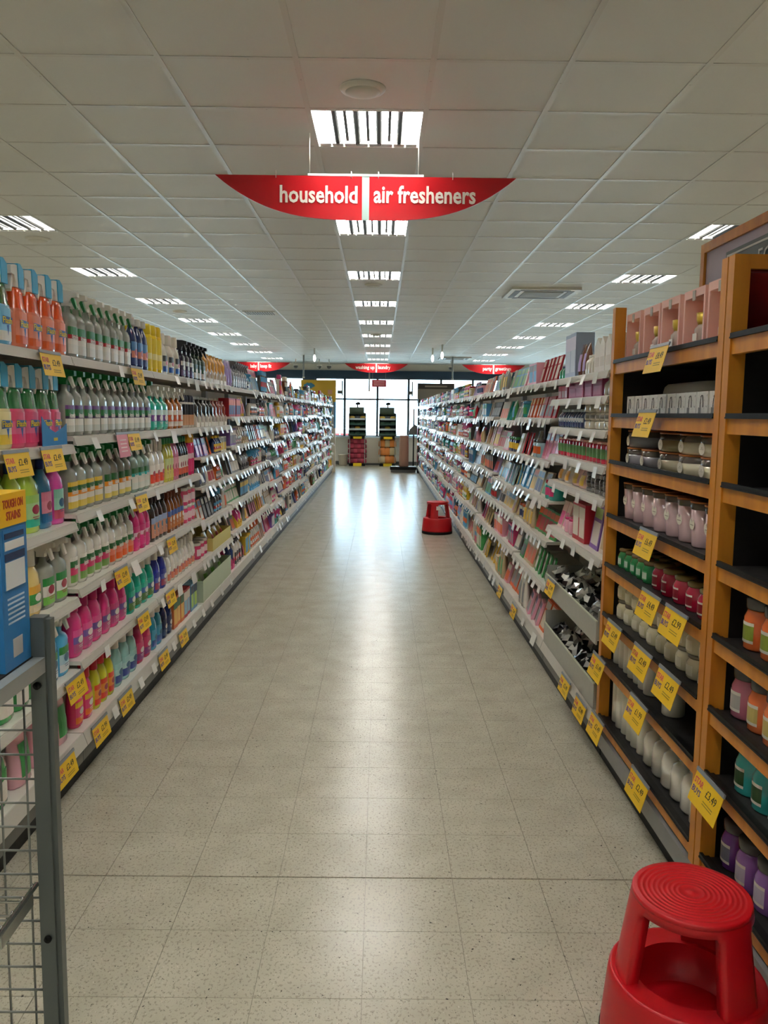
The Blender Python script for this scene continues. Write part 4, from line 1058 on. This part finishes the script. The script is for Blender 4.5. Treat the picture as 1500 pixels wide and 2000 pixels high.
def K_tumbler(wax, w=.195, h=.074, glassh=.4, lab='#efe9d8', taper=1.0, rim='#b4692a'):
    hw = h*(1-glassh)
    pr = [(0,.9*taper),(.006,.96*taper),(hw,1*(taper+(1-taper)*.6))]
    a = MB().lathe(pr, w, w, 20)
    b = MB().lathe([(hw, taper+(1-taper)*.6),(h-.006, 1)], w, w, 20, capb=False)
    c = MB().lathe([(h-.006, 1.01),(h, 1.01)], w, w, 20)
    ov = MB(); N = 12; r = .028
    ov.add([(w/2*taper+.002, 0, hw*.62)] + [(w/2*taper+.002-.0, r*math.cos(2*math.pi*k/N)*.9, hw*.62+r*math.sin(2*math.pi*k/N)*.75) for k in range(N)], [(0, 1+k, 1+(k+1) % N) for k in range(N)])
    dots = MB().box(w/2*taper+.0022, w/2*taper+.0026, -.015, .015, hw*.58, hw*.6).box(w/2*taper+.0022, w/2*taper+.0026, -.001, .002, hw*.66, hw*.76)
    return dict(cat='candle', w=w, d=w, text=None, pcs=[('tumbler_candle', a, [gloss(wax)]), ('glass_rim', b, [M('#8a7f74', .1, trans=.5)]), ('wooden_lid', c, [M(rim, .4)]), ('oval_label', ov, [M(lab)]), ('label_print', dots, [M('#9a8f7c')])])
S_tg = K_tumbler('#9c9aa2'); S_tc = K_tumbler('#e6dfc4'); S_to = K_tumbler('#a89c78')
WR(2, 3.29, 3.70, S_tg, 'grey wide tumbler candle', 'lower tier on the third oak shelf', n=2, near=True, set_back=0)
WR(2, 2.66, 3.28, S_tc, 'cream wide tumbler candle', 'lower tier on the third oak shelf', n=3, near=True, set_back=0)
zz = WZ[2]+.0225+.0745
WR(zz, 3.495, 3.70, S_tg, 'grey wide tumbler candle', 'upper tier on the third oak shelf', n=1, near=True, set_back=0)
WR(zz, 3.08, 3.28, S_to, 'olive wide tumbler candle', 'upper tier on the third oak shelf', n=1, near=True, set_back=0)
WR(zz, 2.66, 3.07, S_tc, 'cream wide tumbler candle', 'upper tier on the third oak shelf', n=2, near=True, set_back=0)
S_pv = K_tumbler('#d9b9bd', w=.115, h=.16, glassh=.18, taper=.86)
WR(3, 2.64, 3.70, S_pv, 'dusky pink tall tumbler candle', 'front row on the fourth oak shelf', n=8, near=True, set_back=0, gap=0)
WR(3, 2.65, 3.6, S_pv, 'dusky pink tall tumbler candle', 'back row on the fourth oak shelf', n=7, near=True, set_back=.13)
def K_jarc(wax, lid='#7f6b42', w=.075, h=.09, label='#ece8de', pict=None, lidh=.2, metal=0, cat='candle'):
    hb = h*(1-lidh)
    pr = [(0,.92),(.006,1),(hb*.8,1),(hb*.94,.86),(hb,.82)]
    pcs = [('jar_candle', MB().lathe([(a, b, 0) for a, b in pr], w, w, 20), [M(wax, .15, coat=.5)]), ('jar_lid', MB().lathe([(hb,.84),(hb+.004,.92),(h-.006,.92),(h-.002,.8),(h,.6)], w, w, 20), [M(lid, .2, metal)])]
    if label: pcs.append(('label', patch(pr, w, w, 2, hb*.18, hb*.7, .62, [(.14,0),(.7,1),(.16,0)] if pict else [(1,0)]), P_([label, pict or label])))
    return dict(cat=cat, w=w, d=w, text=None, pcs=pcs)
S_jg = K_jarc('#2f8a50', label='#3fae6a', pict='#cfe8d4'); S_jr = K_jarc('#b51e3e', pict='#8e1a2c', w=.09, h=.105)
WR(4, 3.28, 3.70, S_jg, 'small green jar candle with gold lid', 'front row on the fifth oak shelf', n=5, near=True, set_back=0)
WR(4, 3.28, 3.70, S_jg, 'small green jar candle with gold lid', 'back row on the fifth oak shelf', n=5, near=True, set_back=.09)
WR(4, 2.66, 3.26, S_jr, 'red jar candle with gold lid', 'front row on the fifth oak shelf', n=5, near=True, set_back=0)
S_jc = K_jarc('#ddd5b4', '#8f8a7c', w=.095, h=.088, label='#e6e0c8', metal=.5)
WR(5, 2.64, 3.70, S_jc, 'cream jar candle with steel clip lid', 'lower tier on the sixth oak shelf', n=10, near=True, set_back=0)
WR(WZ[5]+.0225+.0885, 2.64, 3.70, S_jc, 'cream jar candle with steel clip lid', 'upper tier on the sixth oak shelf', n=10, near=True, set_back=0)
def K_pillar(c, w=.07, h=.15):
    return dict(cat='candle', w=w, d=w, text=None, pcs=[('pillar_candle', MB().lathe([(0,.94),(.004,1),(h-.008,1),(h-.002,.94),(h-.005,.6),(h-.006,.1)], w, w, 18), [M(c, .3, coat=.2)]), ('wick', MB().tube([(0,0,h-.007),(.001,0,h+.006)], .0012, 4), [INK])])
S_p1 = K_pillar('#e9e5d6', .07, .15); S_p2 = K_pillar('#e9e5d6', .085, .135)
WR(6, 3.2, 3.70, S_p1, 'tall white pillar candle', 'front row on the seventh oak shelf', n=7, near=True, set_back=0)
WR(6, 3.2, 3.70, S_p1, 'tall white pillar candle', 'back row on the seventh oak shelf', n=6, near=True, set_back=.08)
WR(6, 2.96, 3.06, S_p2, 'thick white pillar candle standing alone', 'right end of the seventh oak shelf', n=1, near=True, set_back=0)
WR(7, 3.26, 3.70, K_pillar('#e9e5d6', .065, .2), 'tall white pillar candle', 'left half of the lowest oak shelf', n=6, near=True, set_back=0)
S_wrap = dict(cat='candle', w=.085, d=.085, text=None, pcs=[('wrapped_candle', MB().lathe([(0,.85),(.01,1),(.1,.99),(.125,.8),(.135,.45),(.14,.2)], .085, .085, 14, 2.3), [M('#e9e6da', .08, coat=1.0, bump=.6)]), ('wrap_fold', MB().lathe([(.14,.2),(.146,.42),(.148,.1)], .085, .085, 10), [M('#f1efe8', .08, coat=1.0)])])
WR(7, 2.64, 3.24, S_wrap, 'white shrink-wrapped candle', 'front row on the lowest oak shelf', n=6, near=True, set_back=0)
WR(7, 2.64, 3.24, S_wrap, 'white shrink-wrapped candle', 'back row on the lowest oak shelf', n=6, near=True, set_back=.1)
# nearest wooden unit
def BJ(c, pict): return K_jarc(c, '#5a5d5c', w=.105, h=.155, pict=pict, lidh=.24, label='#dcd6cc')
WR(1, 1.9, 2.42, K_jarc('#2c3028', '#202420', w=.12, h=.09), 'dark smoked jar candle', 'nearest oak unit, second shelf', n=4, near=True)
WR(2, 1.9, 2.42, K_jarc('#4c4a2e', '#24241c', w=.12, h=.12), 'dark olive jar candle', 'nearest oak unit, third shelf', n=4, near=True, set_back=.06)
WR(4, 1.97, 2.42, BJ('#e8743c', '#8a9a3a'), 'orange jar candle', 'nearest oak unit, fifth shelf', n=4, set_back=0, near=True)
WR(3, 1.9, 2.2, BJ('#d65a9a', '#c23a7a'), 'bright pink jar candle', 'nearest oak unit, fourth shelf', n=2, near=True)
WR(5, 2.375, 2.483, BJ('#cf7a92', '#b0aca8'), 'rose pink jar candle', 'nearest oak unit, sixth shelf', n=1, set_back=0, near=True)
WR(5, 1.93, 2.37, BJ('#f0804a', '#c8b46a'), 'coral orange jar candle', 'nearest oak unit, sixth shelf', n=4, set_back=0, near=True)
WR(6, 1.97, 2.42, BJ('#3fb4b4', '#33502e'), 'turquoise jar candle', 'nearest oak unit, seventh shelf', n=4, set_back=0, near=True)
WR(7, 2.375, 2.483, BJ('#6a3a86', '#6a6a7c'), 'dark purple jar candle', 'nearest oak unit, lowest shelf', n=1, set_back=0, near=True)
WR(7, 1.92, 2.37, BJ('#8a5fa8', '#b8b0c4'), 'light purple jar candle', 'nearest oak unit, lowest shelf', n=4, set_back=0, near=True)

# ------------------------------------------------------------------ tags
WT = 'on the %s of the wooden unit'
for y, zi, pr, dz, pos in ((3.04, 0, '£8.49', .0, 'top front rail'), (3.14, 1, '£2.49', 0, 'second front rail'), (3.06, 3, '£6.49', 0, 'fourth front rail'), (3.0, 4, '£4.49', 0, 'fifth front rail, left one'), (2.735, 4, '£2.99', 0, 'fifth front rail, right one'),
                      (3.44, 5, '£3.49', 0, 'sixth front rail, left one'), (3.06, 5, '£2.49', 0, 'sixth front rail, middle one'), (2.77, 5, '£2.49', 0, 'sixth front rail, right one'),
                      (3.66, 6, '£1.49', 0, 'seventh front rail, left one'), (3.08, 6, '£1.99', 0, 'seventh front rail, right one'), (3.64, 7, '£2.49', 0, 'lowest front rail, left one'), (3.02, 7, '£2.49', 0, 'lowest front rail, right one')):
    price_tag(1, y, WZ[zi]+.04, pr, 'yellow offer tag %s' % (WT % pos), .28, h=.095)
price_tag(1, 2.38, WZ[6]+.04, '£3.49', 'yellow offer tag on the nearest wooden unit above the purple jars', .28, h=.095)
for y, z, pr, l in ((3.2, 1.81, '£2.49', 'left top shelf under the orange sprays'), (2.87, 1.45, '£2.49', 'left second shelf under the cream sprays'), (3.18, 1.45, '£2.49', 'left second shelf under the pink sprays'),
                 (4.32, 1.815, '£2.49', 'left top shelf under the navy bottles'), (4.24, 1.485, '£1.49', 'left second shelf beside the pink notice'), (4.35, 1.16, '£2.49', 'left third shelf above the pink bottles'), (3.98, .835, '£2.49', 'left fourth shelf above the hot pink bottles'),
                 (4.33, .525, '£2.49', 'left fifth shelf above the crimson bottles'), (3.34, .495, '£2.49', 'left fifth shelf beside the trolley post'), (4.9, .525, '£2.49', 'left fifth shelf above the small cartons'), (4.95, .84, '£2.49', 'left fourth shelf under the brown bottles'),
                 (3.2, .2, '£2.49', 'left base strip beside the trolley post'), (3.62, .2, '£2.99', 'left base strip under the pink bottles'), (4.0, .2, '£2.49', 'left base strip under the yellow-green bottles'), (4.72, .2, '£2.49', 'left base strip under the bright blue bottles'), (5.2, .2, '£2.49', 'left base strip under the orange cartons')):
    price_tag(-1, y, z, pr, 'yellow offer tag on the %s' % l, .22)
price_tag(-1, 4.05, 1.485, '', 'pink notice card hanging from the left second shelf', .15, colour='#e08a98', w=.17, h=.11, group='pink notice cards')
for y, z, l in ((3.95, .2, 'right base strip beside the wooden unit'), (4.3, .2, 'right base strip below the lower steel bin'), (4.75, .64, 'upper steel bin front'), (6.0, .2, 'right base strip, third from the wooden unit'), (6.7, .2, 'right base strip, fourth from the wooden unit')):
    price_tag(1, y, z, '£2.49', 'yellow offer tag on the %s' % l, .25)
for k, z in enumerate(Z2[:5]):
    for y in (3.62, 4.1, 4.6, 5.02, 5.4, 5.75) if k else (4.05, 5.15, 5.45, 5.7): ticket(-1, y+.03*k, z-.008, random.uniform(-.2, .2), random.uniform(.1, .4), random.random() < .2)
for y in (3.35, 3.82, 4.25, 4.5, 4.95, 5.5, 5.8, 6.1, 6.5, 6.9): ticket(-1, y, .2, 0, .3, False)
for z in (1.82, 1.49, .53): 
    for k in range(6): ticket(-1, 5.98+.2*k, z-.008, random.uniform(-.2, .2), .3, False)
for z in RIGHT_LEVELS[0]:
    for k in range(4): ticket(1, 3.9+.3*k+random.uniform(-.05, .05), z-.008, random.uniform(-.2, .2), random.uniform(.1, .4), False)
PT = [(o.location.x, o.location.y, o.location.z) for o in C.objects if o.name.startswith('price_tag')]
TICKETS = [t for t in TICKETS if not any((p[0] < 0) == (t[0] < 0) and abs(p[1]-t[1]) < .17 and abs(p[2]-t[2]) < .06 for p in PT)]
TICKETS.sort(key=lambda t: t[1])
TK = {b: MB().box(-.0008, .0008, -w/2, w/2, -h, 0).mesh('shelf_ticket', M('#f0f0ec', .2)) for b, w, h in ((False, .07, .052), (True, .105, .075))}
rest = MB(); NT = 0; SEEN = {}
def ticket_name(side, y, z, big):
    starts, lev = (LB, LEFT_LEVELS) if side < 0 else (RB, RIGHT_LEVELS)
    i = max(k for k, v in enumerate(starts) if v <= y) if y >= starts[0] else 0
    L = lev[i] + [.212]; k = min(range(len(L)), key=lambda q: abs(L[q]-z))
    key = (side, i, k, big); SEEN[key] = SEEN.get(key, 0)+1
    return '%s white ticket, %s shelf edge, %s %s bay, %s from camera' % ('large' if big else 'small', 'base' if k == len(L)-1 else ORD[k+1], ORD[i+1], 'left' if side < 0 else 'right', 'nearest' if SEEN[key] == 1 else ORD[SEEN[key]])
for side, y, z, yaw, tilt, big in TICKETS:
    X = (XL+.021) if side < 0 else (XR-.021)
    rot = Matrix.Translation((X, y, z)) @ (Matrix.Rotation((0 if side < 0 else math.pi)+yaw*.3, 4, 'Z') @ Matrix.Rotation(-tilt, 4, 'Y'))
    if NT < 300:
        NT += 1
        o = obj('shelf_ticket', TK[big]); o.matrix_world = rot
        side_n = 'left' if side < 0 else 'right'
        tag(o, ticket_name(side, y, z, big), 'ticket', '%s white tickets on the %s shelf edges' % ('large' if big else 'small', side_n))
    else:
        me = TK[big]
        rest.add([rot @ v.co for v in me.vertices], [tuple(p.vertices) for p in me.polygons])
tag(rest.build('shelf_tickets', M('#f0f0ec', .2)), 'countless small white tickets along the distant shelf edges', 'tickets', kind='stuff')

# ------------------------------------------------------------------ kick stools
def kick_stool(x, y, rz, label):
    t = tag(empty('kick_stool', (x, y, 0), rz), label, 'stool')
    N = 48
    # lower drum: cone shell with a rounded shoulder and step top
    MB().lathe([(.035,1.0),(.05,1.0),(.185,.94),(.208,.925),(.214,.905),(.2125,.88),(.21,.62)], .41, .41, N, capt=False).build('lower_drum', STOOLR, t)
    MB().lathe([(.0,.985),(.006,1.0),(.034,1.0),(.035,.97)], .416, .416, N).build('base_ring', BLACK, t)
    MB().lathe([(.10,.62),(.21,.62)], .41, .41, N, capb=True, capt=False).build('inner_well', STOOLR, t)
    # upper tier: cone wall with three wide openings
    NS = 96; SEC = 32; mb = MB(); v = []; f = []
    rows = [.209, .25, .31, .36, .392, .400, .418]
    def rad(z): return .174 - (z-.209)/(.418-.209)*.031
    th = .034
    for inner in (0, 1):
        for z in rows:
            for k in range(NS):
                a = 2*math.pi*k/NS; r = rad(z) - th*inner; v.append((r*math.cos(a), r*math.sin(a), z))
    nr = len(rows)
    def idx(i, r, k): return (i*nr+r)*NS + k % NS
    def open_(r, k):
        q = k % SEC
        if r >= 5: return False
        lo, hi = (5, 26) if r < 4 else (6, 25)
        return lo <= q <= hi
    for r in range(nr-1):
        for k in range(NS):
            if open_(r, k): continue
            f.append((idx(0,r,k), idx(0,r,k+1), idx(0,r+1,k+1), idx(0,r+1,k)))
            f.append((idx(1,r,k), idx(1,r+1,k), idx(1,r+1,k+1), idx(1,r,k+1)))
            if open_(r, k+1): f.append((idx(0,r,k+1), idx(1,r,k+1), idx(1,r+1,k+1), idx(0,r+1,k+1)))
            if open_(r, k-1): f.append((idx(0,r,k), idx(0,r+1,k), idx(1,r+1,k), idx(1,r,k)))
            if r > 0 and open_(r-1, k): f.append((idx(0,r,k), idx(1,r,k), idx(1,r,k+1), idx(0,r,k+1)))
    mb.add(v, f, 0, True); mb.build('upper_tier', STOOLR, t)
    # tread with concentric ridges
    pr = [(.417,1.0),(.426,.994),(.429,.985),(.43,.965)]
    for k in range(9):
        r = .9-.085*k; pr += [(.430, r+.02), (.4308, r+.01), (.4308, r-.018), (.430, r-.028)]
    pr += [(.43, .06), (.4325, .03), (.4325, .005)]
    MB().lathe(pr, .2862, .2862, 64).build('tread', STOOLR, t)
    return t
kick_stool(.785, 1.93, .995, 'red plastic kick stool in the right foreground')
kick_stool(.785, 11.15, .2, 'small distant red kick stool against the right shelves')
nt_ = tag(MB().box(-.0005, .0005, -.025, .025, 0, .05).build('paper_notice', PAPER, None, (.785, 10.985, .33), -math.pi/2), 'small white paper stuck on the distant stool', 'notice')

# ------------------------------------------------------------------ mesh trolley, left foreground
TY = 1.585; TX = -.648
tr = tag(empty('mesh_trolley', (TX-.3, TY-.3, 0)), 'grey steel mesh display trolley with black top in the left foreground', 'trolley')
def tp(name, mb, mats): return mb.build(name, mats, tr, (.3, .3, 0))      # geometry given relative to the visible rear post
PM = M('#646b69', .38, .4, name='post_paint')
tp('post', MB().box(-.03, 0, -.012, .018, .06, 1.2).box(0, .009, -.004, .018, .06, 1.195), PM)
tp('post', MB().box(-.63, -.6, -.012, .018, .06, 1.2), PM); tp('post', MB().box(-.03, 0, -.66, -.63, .06, 1.13), PM); tp('post', MB().box(-.63, -.6, -.66, -.63, .06, 1.13), PM)
tp('bolt', MB().tube([(-.016, -.013, 1.065), (-.016, -.018, 1.065)], .0075, 10), BLACK); tp('bolt', MB().tube([(-.014, -.013, .535), (-.014, -.018, .535)], .0075, 10), BLACK)
tp('top_rail', MB().box(-.022, .0, -.66, -.012, 1.092, 1.122), M('#a3a8a6', .35, .4)); tp('top_rail', MB().box(-.63, -.608, -.66, -.012, 1.092, 1.122), PM)
tp('top_board', MB().box(-.606, -.024, -.65, .0, 1.106, 1.124), M('#2a2422', .5))
tp('back_loop', MB().tube([(-.03, .008, 1.17), (-.06, .008, 1.198), (-.3, .008, 1.2), (-.57, .008, 1.198), (-.6, .008, 1.17)], .012, 8), PM)
tp('back_board', MB().box(-.6, -.03, .012, .016, 1.1, 1.19), M('#1d3340', .5))
wm = M('#8f938e', .3, .7, name='wire')
hm = MB().tube([(-.6, 0, 0), (-.03, 0, 0)], .0024, 5).mesh('mesh_wire', wm); vm = MB().tube([(0, .004, .1), (0, .004, 1.09)], .0024, 5).mesh('mesh_wire', wm)
for k in range(20): obj('mesh_wire', hm, tr, (.3, .3, 1.07-.0505*k))
for k in range(11): obj('mesh_wire', vm, tr, (.3-.052-.052*k, .3, 0))
sh = tp('wire_shelf', MB().tube([(-.035, -.01, .65), (-.035, -.64, .65)], .006, 6), M('#c9ccc8', .2, .9)); MB().tube([(-.59, -.01, .65), (-.59, -.64, .65)], .006, 6).build('shelf_wire', M('#c9ccc8', .2, .9), sh)
sw = MB().tube([(-.59, 0, .652), (-.04, 0, .652), (-.034, 0, .662)], .0028, 5).mesh('shelf_wire', M('#c9ccc8', .2, .9))
for k in range(14): obj('shelf_wire', sw, sh, (0, -.03-.045*k, 0))
tp('bracket', MB().box(-.045, -.038, -.16, -.02, .612, .636), STEEL)
tp('base_bar', MB().box(-.63, 0, -.01, .015, .06, .09), PM)
for a in (-.6, -.03):
    for b in (-.63, 0): tp('castor', MB().prism([(a+.028*math.cos(q*math.pi/6), .031+.028*math.sin(q*math.pi/6)) for q in range(12)], b-.012, b+.012, 'y'), BLACK)
bx = tag(empty('detergent_box', (-.672-.11, 1.512, 1.1245)), 'tall blue, white and yellow stain remover box on the trolley', 'box')
hb = .325
MB().box(-.11, .11, -.055, .055, 0, hb-.06).build('carton', [M('#2a79b8', .4)], bx)
MB().box(-.111, .111, -.056, .056, hb-.06, hb).build('lid_band', M('#f2bf14', .4), bx)
MB().box(-.11, .085, -.0562, -.055, .1, hb-.06).build('front_panel', M('#d8d4d0', .4), bx); MB().box(-.11, .09, -.0562, -.055, 0, .1).build('front_base', M('#8fb4c8', .4), bx)
MB().box(-.11, .03, -.0575, -.0562, hb-.15, hb-.065).build('red_patch', M('#b8202a', .4), bx)
o = MB().box(.11, .1108, -.045, .045, .15, .26).build('side_panel', M('#2a79b8', .4), bx)
MB().box(.1108, .1116, -.04, .04, .222, .238).build('printed_box', M('#e8e8e4'), o); MB().box(.1108, .1116, -.04, .04, .243, .253).build('printed_box', M('#16335c'), o)
MB().box(.1108, .1116, -.04, .04, .15, .2).build('printed_box', M('#dfe4e6'), o); MB().box(.1108, .1116, -.042, .042, .202, .216).build('printed_box', M('#16335c'), o)
for k in range(6): MB().box(.11, .1106, -.035, .035, .085+.009*k, .0885+.009*k).build('small_print', M('#bcd4e4'), bx)
MB().box(.11, .1106, -.02, .02, .02, .055).build('barcode', M('#b8b8b8'), bx)
obj('lettering', text_mesh('TOUGH ON', .0215, M('#b23a1a'), .0006, .0003, wide=.084), bx, (.1115, 0, hb-.02))
obj('lettering', text_mesh('STAINS', .0215, M('#b23a1a'), .0006, .0003, wide=.06), bx, (.1115, 0, hb-.042))
tag(MB().lathe([(0,1),(.003,.96)], .03, .02, 14).build('sticker_dot', M('#d8c48a'), None, (-.69, 1.5+.11, 1.1245)), 'small cream disc lying on the black trolley top', 'disc')

# ------------------------------------------------------------------ far end of the aisle
t = tag(empty('end_display', (-1.72, 22.82, 0)), 'cream end panel of the left shelves topped by a yellow board', 'end panel')
MB().box(.0, .5, -.28, .0, 0, 1.95).build('end_panel', M('#cbc2ae', .6), t)
MB().box(-.42, .52, -.31, -.285, 1.9, 2.48).build('yellow_board', M('#d8b23a', .5), t)
cl = MB()
cl.prism([(-.2+.14*math.cos(a*math.pi/8)*(1+.12*math.cos(a*1.6)), 2.33+.075*math.sin(a*math.pi/8)*(1+.18*math.cos(a*2.4))) for a in range(16)], -.318, -.31, 'y'); cl.build('blue_cloud', M('#3f86a8', .5), t)
MB().box(.3, .42, -.313, -.31, 2.1, 2.22).build('printed_patch', M('#d8a88a'), t); MB().box(.46, .52, -.3, -.28, 1.2, 1.9).build('blue_edge', M('#4f8fb8'), t)
t = tag(empty('end_display', (1.5, 22.75, 0)), 'grey end panel of the right shelves with a dark header', 'end panel')
MB().box(-.48, -.44, -.2, .3, 0, 2.0).build('dark_edge', BLACK, t)
MB().box(-.5, .5, -.02, .0, 1.9, 2.28).build('grey_board', M('#8d877c', .5), t)
MB().box(-.5, .5, -.025, -.02, 2.28, 2.43).build('dark_header', M('#3a332e', .5), t)
MB().box(-.3, .3, -.028, -.025, 2.33, 2.37).build('header_print', M('#9a948a'), t)
for k in range(3): MB().box(-.485, -.478, -.2, .1, .3+.35*k, .55+.35*k).build('shelf_stock', M(['#c2304a', '#e0662e', '#d4407e'][k]), t)

def display_stand(x, y, red, lab):
    t = tag(empty('display_stand', (x, y, 0)), lab, 'display stand')
    MB().box(-.24, .24, -.2, .2, 0, .08).build('plinth', BLACK, t)
    MB().box(-.12, .14, -.215, -.2, .0, .09).build('yellow_foot', M('#e0bf1c'), t); MB().box(-.12, .14, -.215, -.2, .83, .9).build('yellow_header', M('#e0bf1c'), t)
    for s in (-1, 1): MB().box(s*.23-.012, s*.23+.012, -.2, .2, .08, .92).build('side_panel', M('#8d8f8a', .4), t)
    MB().box(-.22, .22, .15, .19, .08, .92).build('back_panel', DGREY, t)
    if red: 
        for a in range(4):
            for b in range(5):
                bm = MB(); bm.lathe([(0,.8),(.03,1),(.12,.95),(.15,.5)], .105, .26, 10, 2.5); bm.build('net_bag', M('#b0304a' if (a+b) % 2 else '#8e2038', .4), t, (-.163+.108*a, -.04, .08+.151*b))
    else:
        for a in range(3):
            for b in range(3):
                bm = MB(); bm.lathe([(0,.75),(.04,1),(.18,.92),(.25,.3)], .14, .26, 10, 2.5); bm.build('orange_sack', M('#d9843a' if (a+b) % 3 else '#c9b48c', .4), t, (-.145+.145*a, -.04, .08+.25*b))
    for k in range(4):
        z = .95+.155*k; w = .27-.012*k
        MB().box(-w, w, -.22, .2, z, z+.02).build('tray', M('#2a5a4c', .4), t); MB().box(-w, w, -.235, -.22, z-.01, z+.045).build('tray_front', M('#b8c4c8' if k % 2 else '#28483e', .3), t)
        for a in range(3): MB().lathe([(0,.8),(.02,1),(.07,.9),(.09,.4)], .15, .2, 9, 2.6).build('tray_pack', M(['#2c4a3a', '#3a3a38', '#4a6a58', '#c9a23a'][(a*2+k) % 4], .35), t, (-.165+.165*a, -.05, z+.02))
    MB().box(-.25, .25, .12, .2, .92, 1.62).build('tower_back', M('#26302c', .6), t)
    for s in (-1, 1): MB().box(s*.255-.006, s*.255+.006, -.2, .2, .92, 1.6).build('tower_side', M('#26302c', .6), t)
    MB().box(-.02, .02, .0, .04, 1.55, 1.9).build('mast', BLACK, t)
    mb = MB(); mb.tube([(-.25, -.05, 1.68), (.2, -.05, 1.68)], .115, 14); mb.build('rolled_mat', M('#3c4a3c', .6), t)
    MB().prism([(-.06, 1.86), (.08, 1.86), (.08, 1.93), (.02, 1.95), (-.06, 1.92)], -.05, .03, 'y').build('top_clip', BLACK, t)
    return t
display_stand(-.70, 25.6, True, 'left of two dark display stands by the window, red net bags below')
display_stand(.225, 25.6, False, 'right of two dark display stands by the window, orange sacks below')
t = tag(empty('flat_trolley', (.64, 22.87, 0)), 'low black flat trolley with white pads at the aisle end', 'trolley')
MB().box(-.36, .36, -.22, .22, .08, .16).build('deck', BLACK, t); MB().box(-.34, .34, -.2, .2, .02, .08).build('skirt', DGREY, t)
for s in (-1, 1): MB().box(s*.24-.09, s*.24+.09, -.2, .0, .16, .175).build('pad', M('#dfe6ea', .3), t)
mb = MB(); mb.lathe([(0,.95),(.02,1),(.55,1),(.83,.98),(.85,.9)], .28, .26, 18, 4)
tag(mb.build('paper_roll', M('#9a7460', .6, bump=.3), None, (.66, 22.95, .1605)), 'tall brown paper-wrapped roll standing on the black flat trolley', 'roll')
t = tag(empty('waste_bin', (-1.14, 25.7, 0)), 'small pale bin on the floor left of the red net bags', 'bin')
MB().lathe([(0,.8),(.02,.85),(.3,1),(.31,1.04),(.33,1.04)], .3, .3, 18, capt=False).build('bucket', M('#b8b0a0', .5), t); MB().lathe([(.325,1.0),(.34,.9),(.35,.4)], .3, .3, 18).build('lid', M('#cfc8b8', .5), t)
t = tag(empty('pillar_unit', (-.25, 26.1, 0)), 'beige box column between the two display stands', 'column')
MB().box(-.25, .25, -.12, .12, 0, .84).build('casing', M('#cfc6b2', .6), t); MB().box(-.26, .26, -.13, .13, .0, .06).build('skirting', DGREY, t)
t = tag(empty('window_poster', (-.05, 25.9, 2.42)), 'red poster hanging in the window below the middle sign', 'poster')
MB().box(-.22, .22, -.004, .004, 0, .22).build('sheet', M('#b01e34', .5), t)
for k in range(4): MB().box(-.17, .17, -.006, -.004, .04+.04*k, .052+.04*k).build('printed_line', M('#e0a8a8'), t)
MB().tube([(-.2, 0, .22), (-.2, 0, .708)], .004, 5).build('string', GREYM, t); MB().tube([(.2, 0, .22), (.2, 0, .708)], .004, 5).build('string', GREYM, t)
for x, l in ((-1.25, 'dark wall bracket in the window left of the left stand'), (.93, 'dark wall bracket in the window right of the right stand')):
    t = tag(empty('window_bracket', (x, 26.0, 2.25)), l, 'bracket')
    MB().box(-.09, .05, -.05, .05, -.05, .05).build('head', DGREY, t); MB().box(.04, .07, -.02, .32, -.1, .35).build('arm', DGREY, t)
t = tag(empty('post_stand', (.98, 24.4, 0)), 'dark slim post stand beside the right end of the aisle', 'stand')
MB().box(-.02, .02, -.02, .02, 0, 1.75).build('post', BLACK, t); MB().box(-.2, .12, -.12, .12, .0, .03).build('foot', BLACK, t)
MB().prism([(-.16, 1.0), (.1, 1.0), (.1, 1.25), (.02, 1.3), (-.12, 1.15)], -.08, .08, 'y').build('head', DGREY, t)
